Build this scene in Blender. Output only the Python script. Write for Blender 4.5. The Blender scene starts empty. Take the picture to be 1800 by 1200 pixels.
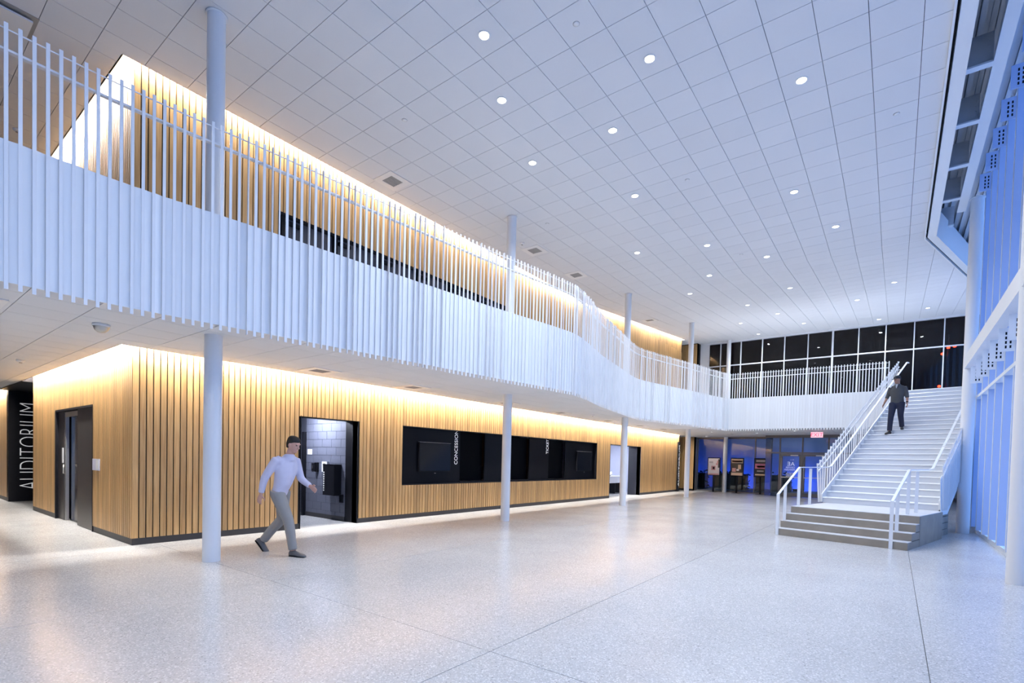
import bpy, bmesh, math, random
from mathutils import Vector, Matrix
random.seed(7)
sc = bpy.context.scene
COL = sc.collection

# ------------------------------------------------------------------ camera
FPX, PPX, PPY = 885.157, 900.0, 830.70
YAW, PITCH, ROLL = 0.6488, -0.0245, 0.0244
CZ = 1.5825
_F = Vector((math.cos(YAW)*math.cos(PITCH), math.sin(YAW)*math.cos(PITCH), math.sin(PITCH)))
_R = Vector((math.sin(YAW), -math.cos(YAW), 0.0))
_U = _R.cross(_F)
_R2 = _R*math.cos(ROLL) + _U*math.sin(ROLL)
_U2 = -_R*math.sin(ROLL) + _U*math.cos(ROLL)
cam_d = bpy.data.cameras.new('camera')
cam = bpy.data.objects.new('camera', cam_d)
COL.objects.link(cam)
m3 = Matrix((_R2, _U2, -_F)).transposed()
cam.matrix_world = Matrix.Translation((0, 0, CZ)) @ m3.to_4x4()
cam_d.sensor_width = 36.0
cam_d.sensor_fit = 'HORIZONTAL'
cam_d.lens = FPX*36.0/1800.0
cam_d.shift_x = 0.0
cam_d.shift_y = (PPY - 600.0)/1800.0
cam_d.clip_start = 0.05
cam_d.clip_end = 400
sc.camera = cam

# ------------------------------------------------------------------ world, exposure
w = bpy.data.worlds.new('night'); sc.world = w
w.use_nodes = True
w.node_tree.nodes['Background'].inputs[0].default_value = (0.35, 0.16, 0.10, 1)
w.node_tree.nodes['Background'].inputs[1].default_value = 0.006
sc.view_settings.view_transform = 'Standard'
sc.view_settings.look = 'None'
sc.view_settings.gamma = 1
sc.view_settings.use_curve_mapping = False
sc.view_settings.exposure = 0.12
sc.cycles.adaptive_threshold = 0.08; sc.cycles.max_bounces = 7; sc.cycles.diffuse_bounces = 3; sc.cycles.glossy_bounces = 3
# light levels
P_DOWN = 50.0        # each ceiling downlight (W)
P_COVE_LOW = 92.0    # cove strips, W per metre
P_COVE_UP = 38.0
E_GLASS = 0.85        # backlit glass of the right-hand facade
DOWN_COL = (0.86, 0.92, 1.0)
COVE_COL = (1.0, 0.97, 0.93)

def px_ray(u, v):
    return _F + _R2*((u-PPX)/FPX) + _U2*((PPY-v)/FPX)
C0 = Vector((0, 0, CZ))
def onz(u, v, z):
    r = px_ray(u, v); return C0 + r*((z-CZ)/r.z)
def ony(u, v, y):
    r = px_ray(u, v); return C0 + r*(y/r.y)
def onx(u, v, x):
    r = px_ray(u, v); return C0 + r*(x/r.x)
def proj(p):
    d = Vector(p)-C0; k = d.dot(_F)
    if k < 0.05: return None
    return (PPX+FPX*d.dot(_R2)/k, PPY-FPX*d.dot(_U2)/k)

# ------------------------------------------------------------------ materials
MATS = {}
def mat(name, col, rough=0.5, metal=0.0, var=0.0, scale=8.0, bump=0.0, emit=None, estr=0.0, spec=0.5, rnd=0.0, coat=0.0):
    m = bpy.data.materials.new(name); m.use_nodes = True
    nt = m.node_tree; b = nt.nodes['Principled BSDF']
    b.inputs['Base Color'].default_value = (*col, 1)
    b.inputs['Roughness'].default_value = rough
    b.inputs['Metallic'].default_value = metal
    b.inputs['Specular IOR Level'].default_value = spec
    b.inputs['Coat Weight'].default_value = coat
    if var > 0 or rnd > 0 or bump > 0:
        tc = nt.nodes.new('ShaderNodeTexCoord')
        nz = nt.nodes.new('ShaderNodeTexNoise'); nz.inputs['Scale'].default_value = scale
        nz.inputs['Detail'].default_value = 4
        nt.links.new(tc.outputs['Object'], nz.inputs['Vector'])
        hsv = nt.nodes.new('ShaderNodeHueSaturation'); hsv.inputs['Color'].default_value = (*col, 1)
        mr = nt.nodes.new('ShaderNodeMapRange'); mr.inputs[3].default_value = 1-var; mr.inputs[4].default_value = 1+var
        nt.links.new(nz.outputs['Fac'], mr.inputs[0])
        val = mr.outputs[0]
        if rnd > 0:
            oi = nt.nodes.new('ShaderNodeObjectInfo')
            m2 = nt.nodes.new('ShaderNodeMapRange'); m2.inputs[3].default_value = 1-rnd; m2.inputs[4].default_value = 1+rnd
            nt.links.new(oi.outputs['Random'], m2.inputs[0])
            mu = nt.nodes.new('ShaderNodeMath'); mu.operation = 'MULTIPLY'
            nt.links.new(val, mu.inputs[0]); nt.links.new(m2.outputs[0], mu.inputs[1]); val = mu.outputs[0]
        nt.links.new(val, hsv.inputs['Value'])
        nt.links.new(hsv.outputs[0], b.inputs['Base Color'])
        if bump > 0:
            bp = nt.nodes.new('ShaderNodeBump'); bp.inputs['Strength'].default_value = bump; bp.inputs['Distance'].default_value = 0.01
            nt.links.new(nz.outputs['Fac'], bp.inputs['Height']); nt.links.new(bp.outputs[0], b.inputs['Normal'])
    if emit:
        b.inputs['Emission Color'].default_value = (*emit, 1); b.inputs['Emission Strength'].default_value = estr
    MATS[name] = m
    return m

def mat_wood(name):
    m = mat(name, (0.56, 0.36, 0.17), 0.42)
    nt = m.node_tree; b = nt.nodes['Principled BSDF']
    tc = nt.nodes.new('ShaderNodeTexCoord'); mp = nt.nodes.new('ShaderNodeMapping')
    mp.inputs['Scale'].default_value = (24, 24, 0.9)
    oi = nt.nodes.new('ShaderNodeObjectInfo')
    ad = nt.nodes.new('ShaderNodeVectorMath'); ad.operation = 'ADD'
    cb = nt.nodes.new('ShaderNodeCombineXYZ')
    ml = nt.nodes.new('ShaderNodeMath'); ml.operation = 'MULTIPLY'; ml.inputs[1].default_value = 37
    nt.links.new(oi.outputs['Random'], ml.inputs[0]); nt.links.new(ml.outputs[0], cb.inputs[2])
    nt.links.new(tc.outputs['Object'], ad.inputs[0]); nt.links.new(cb.outputs[0], ad.inputs[1])
    nt.links.new(ad.outputs[0], mp.inputs['Vector'])
    nz = nt.nodes.new('ShaderNodeTexNoise'); nz.inputs['Scale'].default_value = 1.6; nz.inputs['Detail'].default_value = 6
    nz.inputs['Distortion'].default_value = 0.4
    nt.links.new(mp.outputs[0], nz.inputs['Vector'])
    cr = nt.nodes.new('ShaderNodeValToRGB')
    cr.color_ramp.elements[0].position = 0.3; cr.color_ramp.elements[0].color = (0.46, 0.255, 0.09, 1)
    cr.color_ramp.elements[1].position = 0.7; cr.color_ramp.elements[1].color = (0.64, 0.40, 0.17, 1)
    nt.links.new(nz.outputs['Fac'], cr.inputs[0])
    hsv = nt.nodes.new('ShaderNodeHueSaturation')
    m2 = nt.nodes.new('ShaderNodeMapRange'); m2.inputs[3].default_value = 0.80; m2.inputs[4].default_value = 1.15
    nt.links.new(oi.outputs['Random'], m2.inputs[0]); nt.links.new(m2.outputs[0], hsv.inputs['Value'])
    nt.links.new(cr.outputs[0], hsv.inputs['Color']); nt.links.new(hsv.outputs[0], b.inputs['Base Color'])
    return m

def mat_terrazzo():
    m = mat('terrazzo', (0.60, 0.60, 0.61), 0.10, spec=0.36)
    nt = m.node_tree; b = nt.nodes['Principled BSDF']
    tc = nt.nodes.new('ShaderNodeTexCoord')
    def vor(scale):
        v = nt.nodes.new('ShaderNodeTexVoronoi'); v.inputs['Scale'].default_value = scale
        nt.links.new(tc.outputs['Object'], v.inputs['Vector']); return v
    v1 = vor(52); v2 = vor(95)
    base = nt.nodes.new('ShaderNodeTexNoise'); base.inputs['Scale'].default_value = 0.9; base.inputs['Detail'].default_value = 5
    nt.links.new(tc.outputs['Object'], base.inputs['Vector'])
    r0 = nt.nodes.new('ShaderNodeValToRGB')
    r0.color_ramp.elements[0].color = (0.50, 0.49, 0.48, 1); r0.color_ramp.elements[1].color = (0.61, 0.60, 0.59, 1)
    nt.links.new(base.outputs['Fac'], r0.inputs[0])
    # chips: tone picked per cell
    c1 = nt.nodes.new('ShaderNodeSeparateColor'); nt.links.new(v1.outputs['Color'], c1.inputs[0])
    rc = nt.nodes.new('ShaderNodeValToRGB'); rc.color_ramp.interpolation = 'CONSTANT'
    e = rc.color_ramp.elements; e[0].position = 0; e[0].color = (0.60, 0.58, 0.56, 1); e[1].position = 0.78; e[1].color = (0.76, 0.75, 0.73, 1)
    x = e.new(0.45); x.color = (0.44, 0.42, 0.40, 1); x = e.new(0.93); x.color = (0.33, 0.32, 0.31, 1)
    nt.links.new(c1.outputs[0], rc.inputs[0])
    mk = nt.nodes.new('ShaderNodeMath'); mk.operation = 'LESS_THAN'; mk.inputs[1].default_value = 0.36
    nt.links.new(v1.outputs['Distance'], mk.inputs[0])
    mx = nt.nodes.new('ShaderNodeMix'); mx.data_type = 'RGBA'
    nt.links.new(mk.outputs[0], mx.inputs[0]); nt.links.new(r0.outputs[0], mx.inputs[6]); nt.links.new(rc.outputs[0], mx.inputs[7])
    c2 = nt.nodes.new('ShaderNodeSeparateColor'); nt.links.new(v2.outputs['Color'], c2.inputs[0])
    mk2 = nt.nodes.new('ShaderNodeMath'); mk2.operation = 'GREATER_THAN'; mk2.inputs[1].default_value = 0.86
    nt.links.new(c2.outputs[1], mk2.inputs[0])
    mx2 = nt.nodes.new('ShaderNodeMix'); mx2.data_type = 'RGBA'; mx2.inputs[7].default_value = (0.74, 0.72, 0.70, 1)
    nt.links.new(mk2.outputs[0], mx2.inputs[0]); nt.links.new(mx.outputs[2], mx2.inputs[6])
    nt.links.new(mx2.outputs[2], b.inputs['Base Color'])
    rr = nt.nodes.new('ShaderNodeMapRange'); rr.inputs[3].default_value = 0.15; rr.inputs[4].default_value = 0.27
    nt.links.new(base.outputs['Fac'], rr.inputs[0]); nt.links.new(rr.outputs[0], b.inputs['Roughness'])
    return m

def mat_glass(name, tint=(0.85, 0.9, 0.95), refl=1.0, ior=1.5):
    m = bpy.data.materials.new(name); m.use_nodes = True
    nt = m.node_tree; nt.nodes.clear()
    out = nt.nodes.new('ShaderNodeOutputMaterial'); mx = nt.nodes.new('ShaderNodeMixShader')
    tr = nt.nodes.new('ShaderNodeBsdfTransparent'); tr.inputs[0].default_value = (*tint, 1)
    gl = nt.nodes.new('ShaderNodeBsdfGlossy'); gl.inputs['Roughness'].default_value = 0.01
    gl.inputs[0].default_value = (refl, refl, refl, 1)
    fr = nt.nodes.new('ShaderNodeFresnel'); fr.inputs[0].default_value = ior
    nz = nt.nodes.new('ShaderNodeTexNoise'); nz.inputs['Scale'].default_value = 0.7
    bp = nt.nodes.new('ShaderNodeBump'); bp.inputs['Strength'].default_value = 0.0005
    nt.links.new(nz.outputs['Fac'], bp.inputs['Height']); nt.links.new(bp.outputs[0], gl.inputs['Normal'])
    nt.links.new(fr.outputs[0], mx.inputs[0]); nt.links.new(tr.outputs[0], mx.inputs[1]); nt.links.new(gl.outputs[0], mx.inputs[2])
    nt.links.new(mx.outputs[0], out.inputs[0])
    MATS[name] = m; return m

WOOD = mat_wood('slat_wood')
TERR = mat_terrazzo()
WHITE = mat('white_paint', (0.80, 0.81, 0.83), 0.38, var=0.02, scale=3)
COLW = mat('column_paint', (0.78, 0.79, 0.81), 0.42, var=0.02, scale=2)
PANEL = mat('parapet_paint', (0.80, 0.82, 0.84), 0.35, rnd=0.04, var=0.015, scale=2)
TILE = mat('ceiling_tile', (0.74, 0.745, 0.765), 0.85, rnd=0.015, var=0.015, scale=30, bump=0.03)
DARKGAP = mat('dark_gap', (0.13, 0.13, 0.145), 0.8, var=0.1)
BLACK = mat('black_metal', (0.008, 0.008, 0.011), 0.45, var=0.15, spec=0.15)
BLACKW = mat('black_backing', (0.012, 0.010, 0.009), 0.8, var=0.2)
PLINTH = mat('dark_plinth', (0.035, 0.032, 0.032), 0.5, var=0.15)
SLATE = mat('block_paint', (0.12, 0.128, 0.17), 0.55, var=0.10, scale=25, bump=0.15, rnd=0.06)
MORTAR = mat('mortar', (0.07, 0.075, 0.10), 0.9, var=0.15)
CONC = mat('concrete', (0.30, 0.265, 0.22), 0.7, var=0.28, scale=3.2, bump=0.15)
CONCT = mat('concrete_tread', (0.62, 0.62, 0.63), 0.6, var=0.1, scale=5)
STEEL = mat('brushed_steel', (0.55, 0.53, 0.50), 0.3, metal=0.9, var=0.08, scale=40)
ALU = mat('storefront_aluminium', (0.16, 0.15, 0.145), 0.35, metal=0.6, var=0.08)
LENS = mat('lamp_lens', (1, 1, 1), 0.4, emit=(0.97, 0.98, 1.0), estr=14.0)
STRIP = mat('cove_strip', (1, 1, 1), 0.4, emit=(1.0, 0.95, 0.86), estr=6.0)
GRILLE = mat('grille_grey', (0.36, 0.345, 0.33), 0.6, var=0.06)
PWHITE = mat('plastic_white', (0.80, 0.80, 0.80), 0.4, var=0.02)
GDARK = mat_glass('night_glass', (0.82, 0.84, 0.86), 1.0, 1.32)
GCLEAR = mat_glass('store_glass', (0.72, 0.84, 0.90), 1.0, 1.5)
BLUEG = mat('backlit_glass', (0.25, 0.33, 0.55), 0.15, var=0.05, scale=0.5, emit=(0.20, 0.43, 1.0), estr=E_GLASS)
DECK = mat('roof_deck', (0.62, 0.64, 0.68), 0.5, var=0.04)
SCREEN = mat('screen_glass', (0.006, 0.006, 0.008), 0.12, var=0.1, spec=0.2)
CARD = mat('card_print', (0.62, 0.63, 0.75), 0.3, var=0.25, scale=60)
LETTER = mat('white_lettering', (0.92, 0.92, 0.92), 0.5, emit=(1, 1, 1), estr=0.25, var=0.01)
REDS = mat('exit_red', (0.9, 0.05, 0.12), 0.4, emit=(1.0, 0.06, 0.14), estr=1.3, var=0.01)
PINKS = mat('exit_pink', (0.95, 0.6, 0.65), 0.4, emit=(1.0, 0.55, 0.62), estr=0.8, var=0.01)
REDL = mat('beacon_red', (0.9, 0.02, 0.01), 0.4, emit=(1.0, 0.03, 0.01), estr=14.0, var=0.01)

# ------------------------------------------------------------------ mesh helpers
class MB:
    def __init__(s): s.v = []; s.f = []; s.mi = []
    def face(s, idx, k=0): s.f.append(tuple(idx)); s.mi.append(k)
    def add(s, vs, fs, k=0):
        o = len(s.v); s.v += [tuple(p) for p in vs]
        for f in fs: s.f.append(tuple(i+o for i in f)); s.mi.append(k)
    def box(s, x0, x1, y0, y1, z0, z1, k=0):
        s.add([(x0,y0,z0),(x1,y0,z0),(x1,y1,z0),(x0,y1,z0),(x0,y0,z1),(x1,y0,z1),(x1,y1,z1),(x0,y1,z1)],
              [(0,3,2,1),(4,5,6,7),(0,1,5,4),(1,2,6,5),(2,3,7,6),(3,0,4,7)], k)
    def obox(s, c, ax, ay, az, k=0):
        c = Vector(c); ax = Vector(ax); ay = Vector(ay); az = Vector(az)
        vs = [c+ax*i+ay*j+az*l for l in (-1,1) for i,j in ((-1,-1),(1,-1),(1,1),(-1,1))]
        s.add(vs, [(0,3,2,1),(4,5,6,7),(0,1,5,4),(1,2,6,5),(2,3,7,6),(3,0,4,7)], k)
    def bar(s, p, q, wd, ht, k=0):
        p = Vector(p); q = Vector(q); d = q-p; L = d.length; d.normalize()
        up = Vector((0,0,1))
        if abs(d.z) > 0.99: up = Vector((1,0,0))
        sd = d.cross(up).normalized(); up = sd.cross(d)
        s.obox((p+q)/2, d*L/2, sd*wd/2, up*ht/2, k)
    def tube(s, p, q, r0, r1=None, n=16, caps=True, k=0):
        p = Vector(p); q = Vector(q); r1 = r0 if r1 is None else r1
        d = (q-p).normalized(); u = d.orthogonal().normalized(); v = d.cross(u)
        o = len(s.v)
        for c, r in ((p, r0), (q, r1)):
            for i in range(n):
                t = 2*math.pi*i/n; s.v.append(tuple(c+u*math.cos(t)*r+v*math.sin(t)*r))
        for i in range(n):
            j = (i+1) % n; s.face((o+i, o+j, o+n+j, o+n+i), k)
        if caps: s.face([o+i for i in range(n)][::-1], k); s.face([o+n+i for i in range(n)], k)
    def lathe(s, prof, n=24, c=(0,0,0), k=0):
        o = len(s.v)
        for r, z in prof:
            for i in range(n):
                t = 2*math.pi*i/n; s.v.append((c[0]+r*math.cos(t), c[1]+r*math.sin(t), c[2]+z))
        for a in range(len(prof)-1):
            for i in range(n):
                j = (i+1) % n; s.face((o+a*n+i, o+a*n+j, o+(a+1)*n+j, o+(a+1)*n+i), k)
    def prism(s, poly, z0, z1, k=0):
        n = len(poly); o = len(s.v)
        for z in (z0, z1):
            for p in poly: s.v.append((p[0], p[1], z))
        s.face([o+i for i in range(n)][::-1], k); s.face([o+n+i for i in range(n)], k)
        for i in range(n):
            j = (i+1) % n; s.face((o+i, o+j, o+n+j, o+n+i), k)
    def mesh(s, name, mats, smooth=False, fix=False):
        me = bpy.data.meshes.new(name); me.from_pydata(s.v, [], s.f)
        if not isinstance(mats, (list, tuple)): mats = [mats]
        for m in mats: me.materials.append(m)
        for p, k in zip(me.polygons, s.mi): p.material_index = k; p.use_smooth = smooth
        if fix:
            bm = bmesh.new(); bm.from_mesh(me); bmesh.ops.recalc_face_normals(bm, faces=bm.faces); bm.to_mesh(me); bm.free()
        me.update(); return me

def link(name, data, parent=None, loc=None, rotz=None):
    o = bpy.data.objects.new(name, data); COL.objects.link(o)
    if parent is not None: o.parent = parent
    if loc is not None: o.location = loc
    if rotz is not None: o.rotation_euler = (0, 0, rotz)
    return o
def part(name, mb, mats, parent, smooth=False, loc=None, fix=False):
    return link(name, mb.mesh(name, mats, smooth, fix), parent, loc)
def bx(name, b, m, parent):
    mb = MB(); mb.box(*b); return part(name, mb, m, parent)
def tag(o, label, cat, group=None):
    o['label'] = label; o['category'] = cat
    if group: o['group'] = group
    return o
def thing(name, label, cat, loc=(0,0,0), rotz=0.0, group=None):
    o = link(name, None, None, loc, rotz); o.empty_display_size = 0.1
    return tag(o, label, cat, group)
def struct(name, mb, mats, smooth=False, label=None):
    o = part(name, mb, mats, None, smooth); o['kind'] = 'structure'
    if label: o['label'] = label
    return o
def stuff(o): o['kind'] = 'stuff'; return o
def text_mesh(txt, size, ext=0.004, mirror=False, sx=1.0, thin=0.0):
    cu = bpy.data.curves.new('txt', 'FONT'); cu.body = txt; cu.size = size; cu.extrude = ext; cu.offset = thin*size
    to = bpy.data.objects.new('txt', cu); COL.objects.link(to)
    dg = bpy.context.evaluated_depsgraph_get(); dg.update()
    me = bpy.data.meshes.new_from_object(to.evaluated_get(dg))
    bpy.data.objects.remove(to); bpy.data.curves.remove(cu)
    me.name = 'lettering'; xs = [v.co.x for v in me.vertices]; x0, x1 = min(xs), max(xs)
    for v in me.vertices: v.co.x = (v.co.x-x0)*sx
    me.materials.clear(); me.materials.append(LETTER)
    return me, (x1-x0)*sx
def area(name, loc, direction, sx, sy, power, col, parent=None, spread=None, shape='RECTANGLE'):
    l = bpy.data.lights.new(name, 'AREA'); l.shape = shape; l.size = sx
    if shape in ('RECTANGLE', 'ELLIPSE'): l.size_y = sy
    l.energy = power; l.color = col
    if spread: l.spread = spread
    o = bpy.data.objects.new(name, l); COL.objects.link(o); o.location = loc
    o.rotation_euler = Vector(direction).to_track_quat('-Z', 'Y').to_euler()
    if parent is not None: o.parent = parent
    return o

# ------------------------------------------------------------------ key dimensions (metres)
YW = 10.142          # face of the long slatted wall
XW = 2.861           # face of its short return
H1 = 3.29            # low ceiling
ZF = 4.43            # mezzanine floor
ZP = 4.66            # top of the parapet cladding
ZB = 3.25            # bottom of the parapet cladding
H2 = 7.85            # high ceiling
XFOLD = 17.6; SL = 0.083
XEND = 29.6          # end of the long wall
XBACK = 32.0         # far window wall
YG = -1.76           # glass facade on the right
def ceil_z(x): return H2 if x < XFOLD else H2+(x-XFOLD)*SL

# balcony edge in plan
CTRL = [(-6,7.17),(-2,7.17),(0.9,7.17),(1.8,7.16),(2.6,7.09),(3.5,6.98),(4.5,6.88),(5.6,6.77),(6.6,6.67),(7.7,6.56),(9.0,6.38),
        (9.9,6.26),(10.6,6.22),(11.5,6.38),(13.0,6.76),(15.0,7.13),(16.4,7.40),(17.5,7.52),(18.6,7.36),(19.8,7.12),(21.2,6.82),(22.8,6.55),(24.0,6.30),(24.5,6.18)]
XPAR = 24.5; YPAR1 = 0.15
def catmull(P, n=12):
    out = []
    for i in range(len(P)-1):
        p0 = P[max(i-1,0)]; p1 = P[i]; p2 = P[i+1]; p3 = P[min(i+2,len(P)-1)]
        for k in range(n):
            t = k/n
            out.append(tuple(0.5*((2*p1[j])+(-p0[j]+p2[j])*t+(2*p0[j]-5*p1[j]+4*p2[j]-p3[j])*t*t+(-p0[j]+3*p1[j]-3*p2[j]+p3[j])*t**3) for j in (0,1)))
    out.append(P[-1]); return out
CURVE = catmull(CTRL)
def curve_y(x):
    for (a, b) in zip(CURVE, CURVE[1:]):
        if a[0] <= x <= b[0]: return a[1]+(b[1]-a[1])*(x-a[0])/(b[0]-a[0]+1e-9)
    return CURVE[0][1] if x < CURVE[0][0] else CURVE[-1][1]
def resample(P, step, s0=0.0):
    out = []; acc = 0.0; nxt = s0
    for a, b in zip(P, P[1:]):
        d = math.hypot(b[0]-a[0], b[1]-a[1])
        while nxt <= acc+d:
            t = (nxt-acc)/d; out.append((a[0]+(b[0]-a[0])*t, a[1]+(b[1]-a[1])*t, math.atan2(b[1]-a[1], b[0]-a[0]))); nxt += step
        acc += d
    return out

# stair frame
TH = math.radians(-13.2); SO = Vector((13.117, 2.145, 0))
SA = Vector((math.cos(TH), math.sin(TH), 0)); SB = Vector((math.sin(TH), -math.cos(TH), 0))
def S(s, wd, z=0.0): return SO + SA*s + SB*wd + Vector((0,0,z))
R_LO, R_HI, TREAD, S0, NUP = 0.159, 0.158, 0.30, 3.17, 24

# ------------------------------------------------------------------ floor
fb = MB(); fb.box(-9, 34, -6.5, 27, -0.30, -0.012)
FLOOR = struct('floor', fb, mat('joint_grout', (0.24, 0.235, 0.23), 0.7, var=0.1))
xj = [-9, -3.9, 3.2, 10.3, 17.4, 24.6, 34]; yj = [-6.5, -0.27, 2.61, 6.17, 9.7, 14.5, 20, 27]
for a, b in zip(xj, xj[1:]):
    for c, d in zip(yj, yj[1:]):
        bx('terrazzo_panel', (a+.003, b-.003, c+.003, d-.003, -0.0125, 0.0), TERR, FLOOR)

# ------------------------------------------------------------------ slatted walls
PITCH_S, SLW, SLD = 0.102, 0.084, 0.022
_slat_cache = {}
def slat(parent, x, y, z0, z1, along):
    """one timber slat; its face on the wall line; along = 'x' (face towards -y) or 'y' (face towards -x)"""
    key = (round(z1-z0, 3), along)
    if key not in _slat_cache:
        m = MB(); h = z1-z0
        if along == 'x': m.box(-SLW/2, SLW/2, 0, SLD, 0, h)
        else: m.box(0, SLD, -SLW/2, SLW/2, 0, h)
        _slat_cache[key] = m.mesh('slat', WOOD)
    return link('slat', _slat_cache[key], parent, (x, y, z0))
def split(z0, z1, cuts):
    segs = [(z0, z1)]
    for a, b in cuts:
        new = []
        for s, e in segs:
            if b <= s or a >= e: new.append((s, e)); continue
            if a > s+.02: new.append((s, a))
            if b < e-.02: new.append((b, e))
        segs = new
    return segs
OPEN1 = (5.874, 7.302, 0.0, 2.42)
CONCE = (8.657, 19.346, 0.87, 2.415)
OPEN2 = (20.632, 24.024, 0.0, 2.42)
def backing_x(name, x0, x1, z0, z1, opens, y0, y1):
    mb = MB(); xs = sorted({x0, x1, *[o[0] for o in opens], *[o[1] for o in opens]})
    for a, b in zip(xs, xs[1:]):
        cuts = [(o[2], o[3]) for o in opens if o[0] <= a+1e-6 and o[1] >= b-1e-6]
        for s, e in split(z0, z1, cuts): mb.box(a, b, y0, y1, s, e)
    return struct(name, mb, BLACKW)
def front_wall(name, z0, z1, opens):
    W_ = backing_x(name, XW+.03, XEND-.03, 0.0 if z0 < 1 else z0, z1, opens, YW+SLD, YW+0.20)
    n = int((XEND-XW)/PITCH_S)
    for i in range(n):
        x = XW+PITCH_S*(i+.5)
        cuts = [(o[2], o[3]) for o in opens if o[0] < x+SLW/2-.02 and o[1] > x-SLW/2+.02]
        for s, e in split(z0, z1, cuts): slat(W_, x, YW, s, e, 'x')
    return W_
PL = 0.115
WF = front_wall('wall_front', PL, H1+0.34, [OPEN1, CONCE, OPEN2])
UDOORS = [(5.39+i*1.235, 5.39+i*1.235+1.235) for i in range(6)]
UOPEN = [(5.36, 12.84, ZF, 6.55)]
WU = front_wall('wall_front_upper', ZF+.10, H2+0.30, UOPEN)
# far end of the upper wall rises with the ceiling
mb = MB(); mb.box(XFOLD, XEND-.03, YW+SLD, YW+.2, H2+.3, H2+.3+.05)
for i in range(24): mb.box(XFOLD+i*.5, XFOLD+(i+1)*.5, YW+SLD, YW+.2, H2+.3, ceil_z(XFOLD+(i+1)*.5)+.3)
struct('wall_front_upper_extension', mb, BLACKW)
EX = bpy.data.objects['wall_front_upper_extension']
for i in range(int((XEND-XFOLD)/PITCH_S)):
    x = XW+PITCH_S*(int((XFOLD-XW)/PITCH_S)+i+.5)
    if x > XEND-.05 or x < XFOLD: continue
    slat(EX, x, YW, H2+.3, round(ceil_z(x)+.3+.01, 2), 'x')
# plinths
def baseboard(name, b): 
    m = MB()
    for q in b: m.box(*q)
    return struct(name, m, PLINTH)
baseboard('baseboard_front', [(XW+.01, OPEN1[0], YW+.012, YW+.03, 0, PL), (OPEN1[1], OPEN2[0], YW+.012, YW+.03, 0, PL), (OPEN2[1], XEND-.01, YW+.012, YW+.03, 0, PL)])
# short return facing the camera's left
LD = (12.384, 15.283, 0.0, 2.45)
mb = MB()
for (y0, y1, z0, z1) in ((YW+.03, LD[0], 0, H1+.34), (LD[0], LD[1], LD[3], H1+.34), (LD[1], 17.65, 0, H1+.34)):
    mb.box(XW+SLD, XW+.2, y0, y1, z0, z1)
WS = struct('wall_side', mb, BLACKW)
for i in range(int((17.65-YW)/PITCH_S)):
    y = YW+PITCH_S*(i+.5)
    cuts = [(LD[2], LD[3])] if LD[0] < y+.03 and LD[1] > y-.03 else []
    for s, e in split(PL, H1+.34, cuts): slat(WS, XW, y, s, e, 'y')
baseboard('baseboard_side', [(XW+.012, XW+.03, YW+.01, LD[0], 0, PL), (XW+.012, XW+.03, LD[1], 17.65, 0, PL)])
mb = MB(); mb.box(XW+SLD, XW+.2, YW+.03, 20, ZF, H2+.3)
WSU = struct('wall_side_upper', mb, BLACKW)
for i in range(int((20-YW)/PITCH_S)):
    slat(WSU, XW, YW+PITCH_S*(i+.5), ZF+.10, H2+.30, 'y')
# far wood pier beyond the long wall
mb = MB(); mb.box(31.3+SLD, 31.6, 9.80, 14.0, 0, 9.3); mb.box(31.3+SLD, 32.2, 9.80, 9.84, 0, 9.3)
WP = struct('wall_pier', mb, BLACKW)
for i in range(38):
    slat(WP, 31.3, 9.85+PITCH_S*i, PL, H1-.005, 'y')
for i in range(38):
    slat(WP, 31.3, 9.85+PITCH_S*i, ZF+.1, 8.95, 'y')
# wall end cap
bx('wall_end', (XEND-.03, XEND, YW, YW+.2, 0, H1+.3), BLACKW, WF)
# corridor walls behind: recess between long wall and pier, recess at the left
mb = MB(); mb.box(27.5, 32, 14.0, 14.2, 0, 9.4); mb.box(27.3, 27.5, YW+.2, 14.2, 0, 9.4)
struct('wall_recess', mb, PLINTH)

# black auditorium portal on the left and wood beyond it
mb = MB(); mb.box(XW, 8.0, 20.88, 21.1, 0, H1+.3); mb.box(7.8, 8.0, 17.0, 20.88, 0, H1+.3); mb.box(XW+.2, 8.0, 17.45, 17.65, 0, H1+.3)
struct('wall_portal', mb, BLACK)
mb = MB(); mb.box(XW+SLD, XW+.2, 21.1, 27, 0, H1+.34)
WL2 = struct('wall_side_far', mb, BLACKW)
for i in range(57):
    slat(WL2, XW, 20.90+PITCH_S*(i+.5), PL, H1+.34, 'y')
baseboard('baseboard_side_far', [(XW+.012, XW+.03, 20.9, 27, 0, PL)])
# outer shell around and behind the viewpoint
mb = MB(); mb.box(-9.2, -9, -6.5, 27, 0, 9.4); struct('wall_behind', mb, WHITE)
mb = MB(); mb.box(-9, 8, 27, 27.2, 0, 9.4); struct('wall_left', mb, WHITE)

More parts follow.
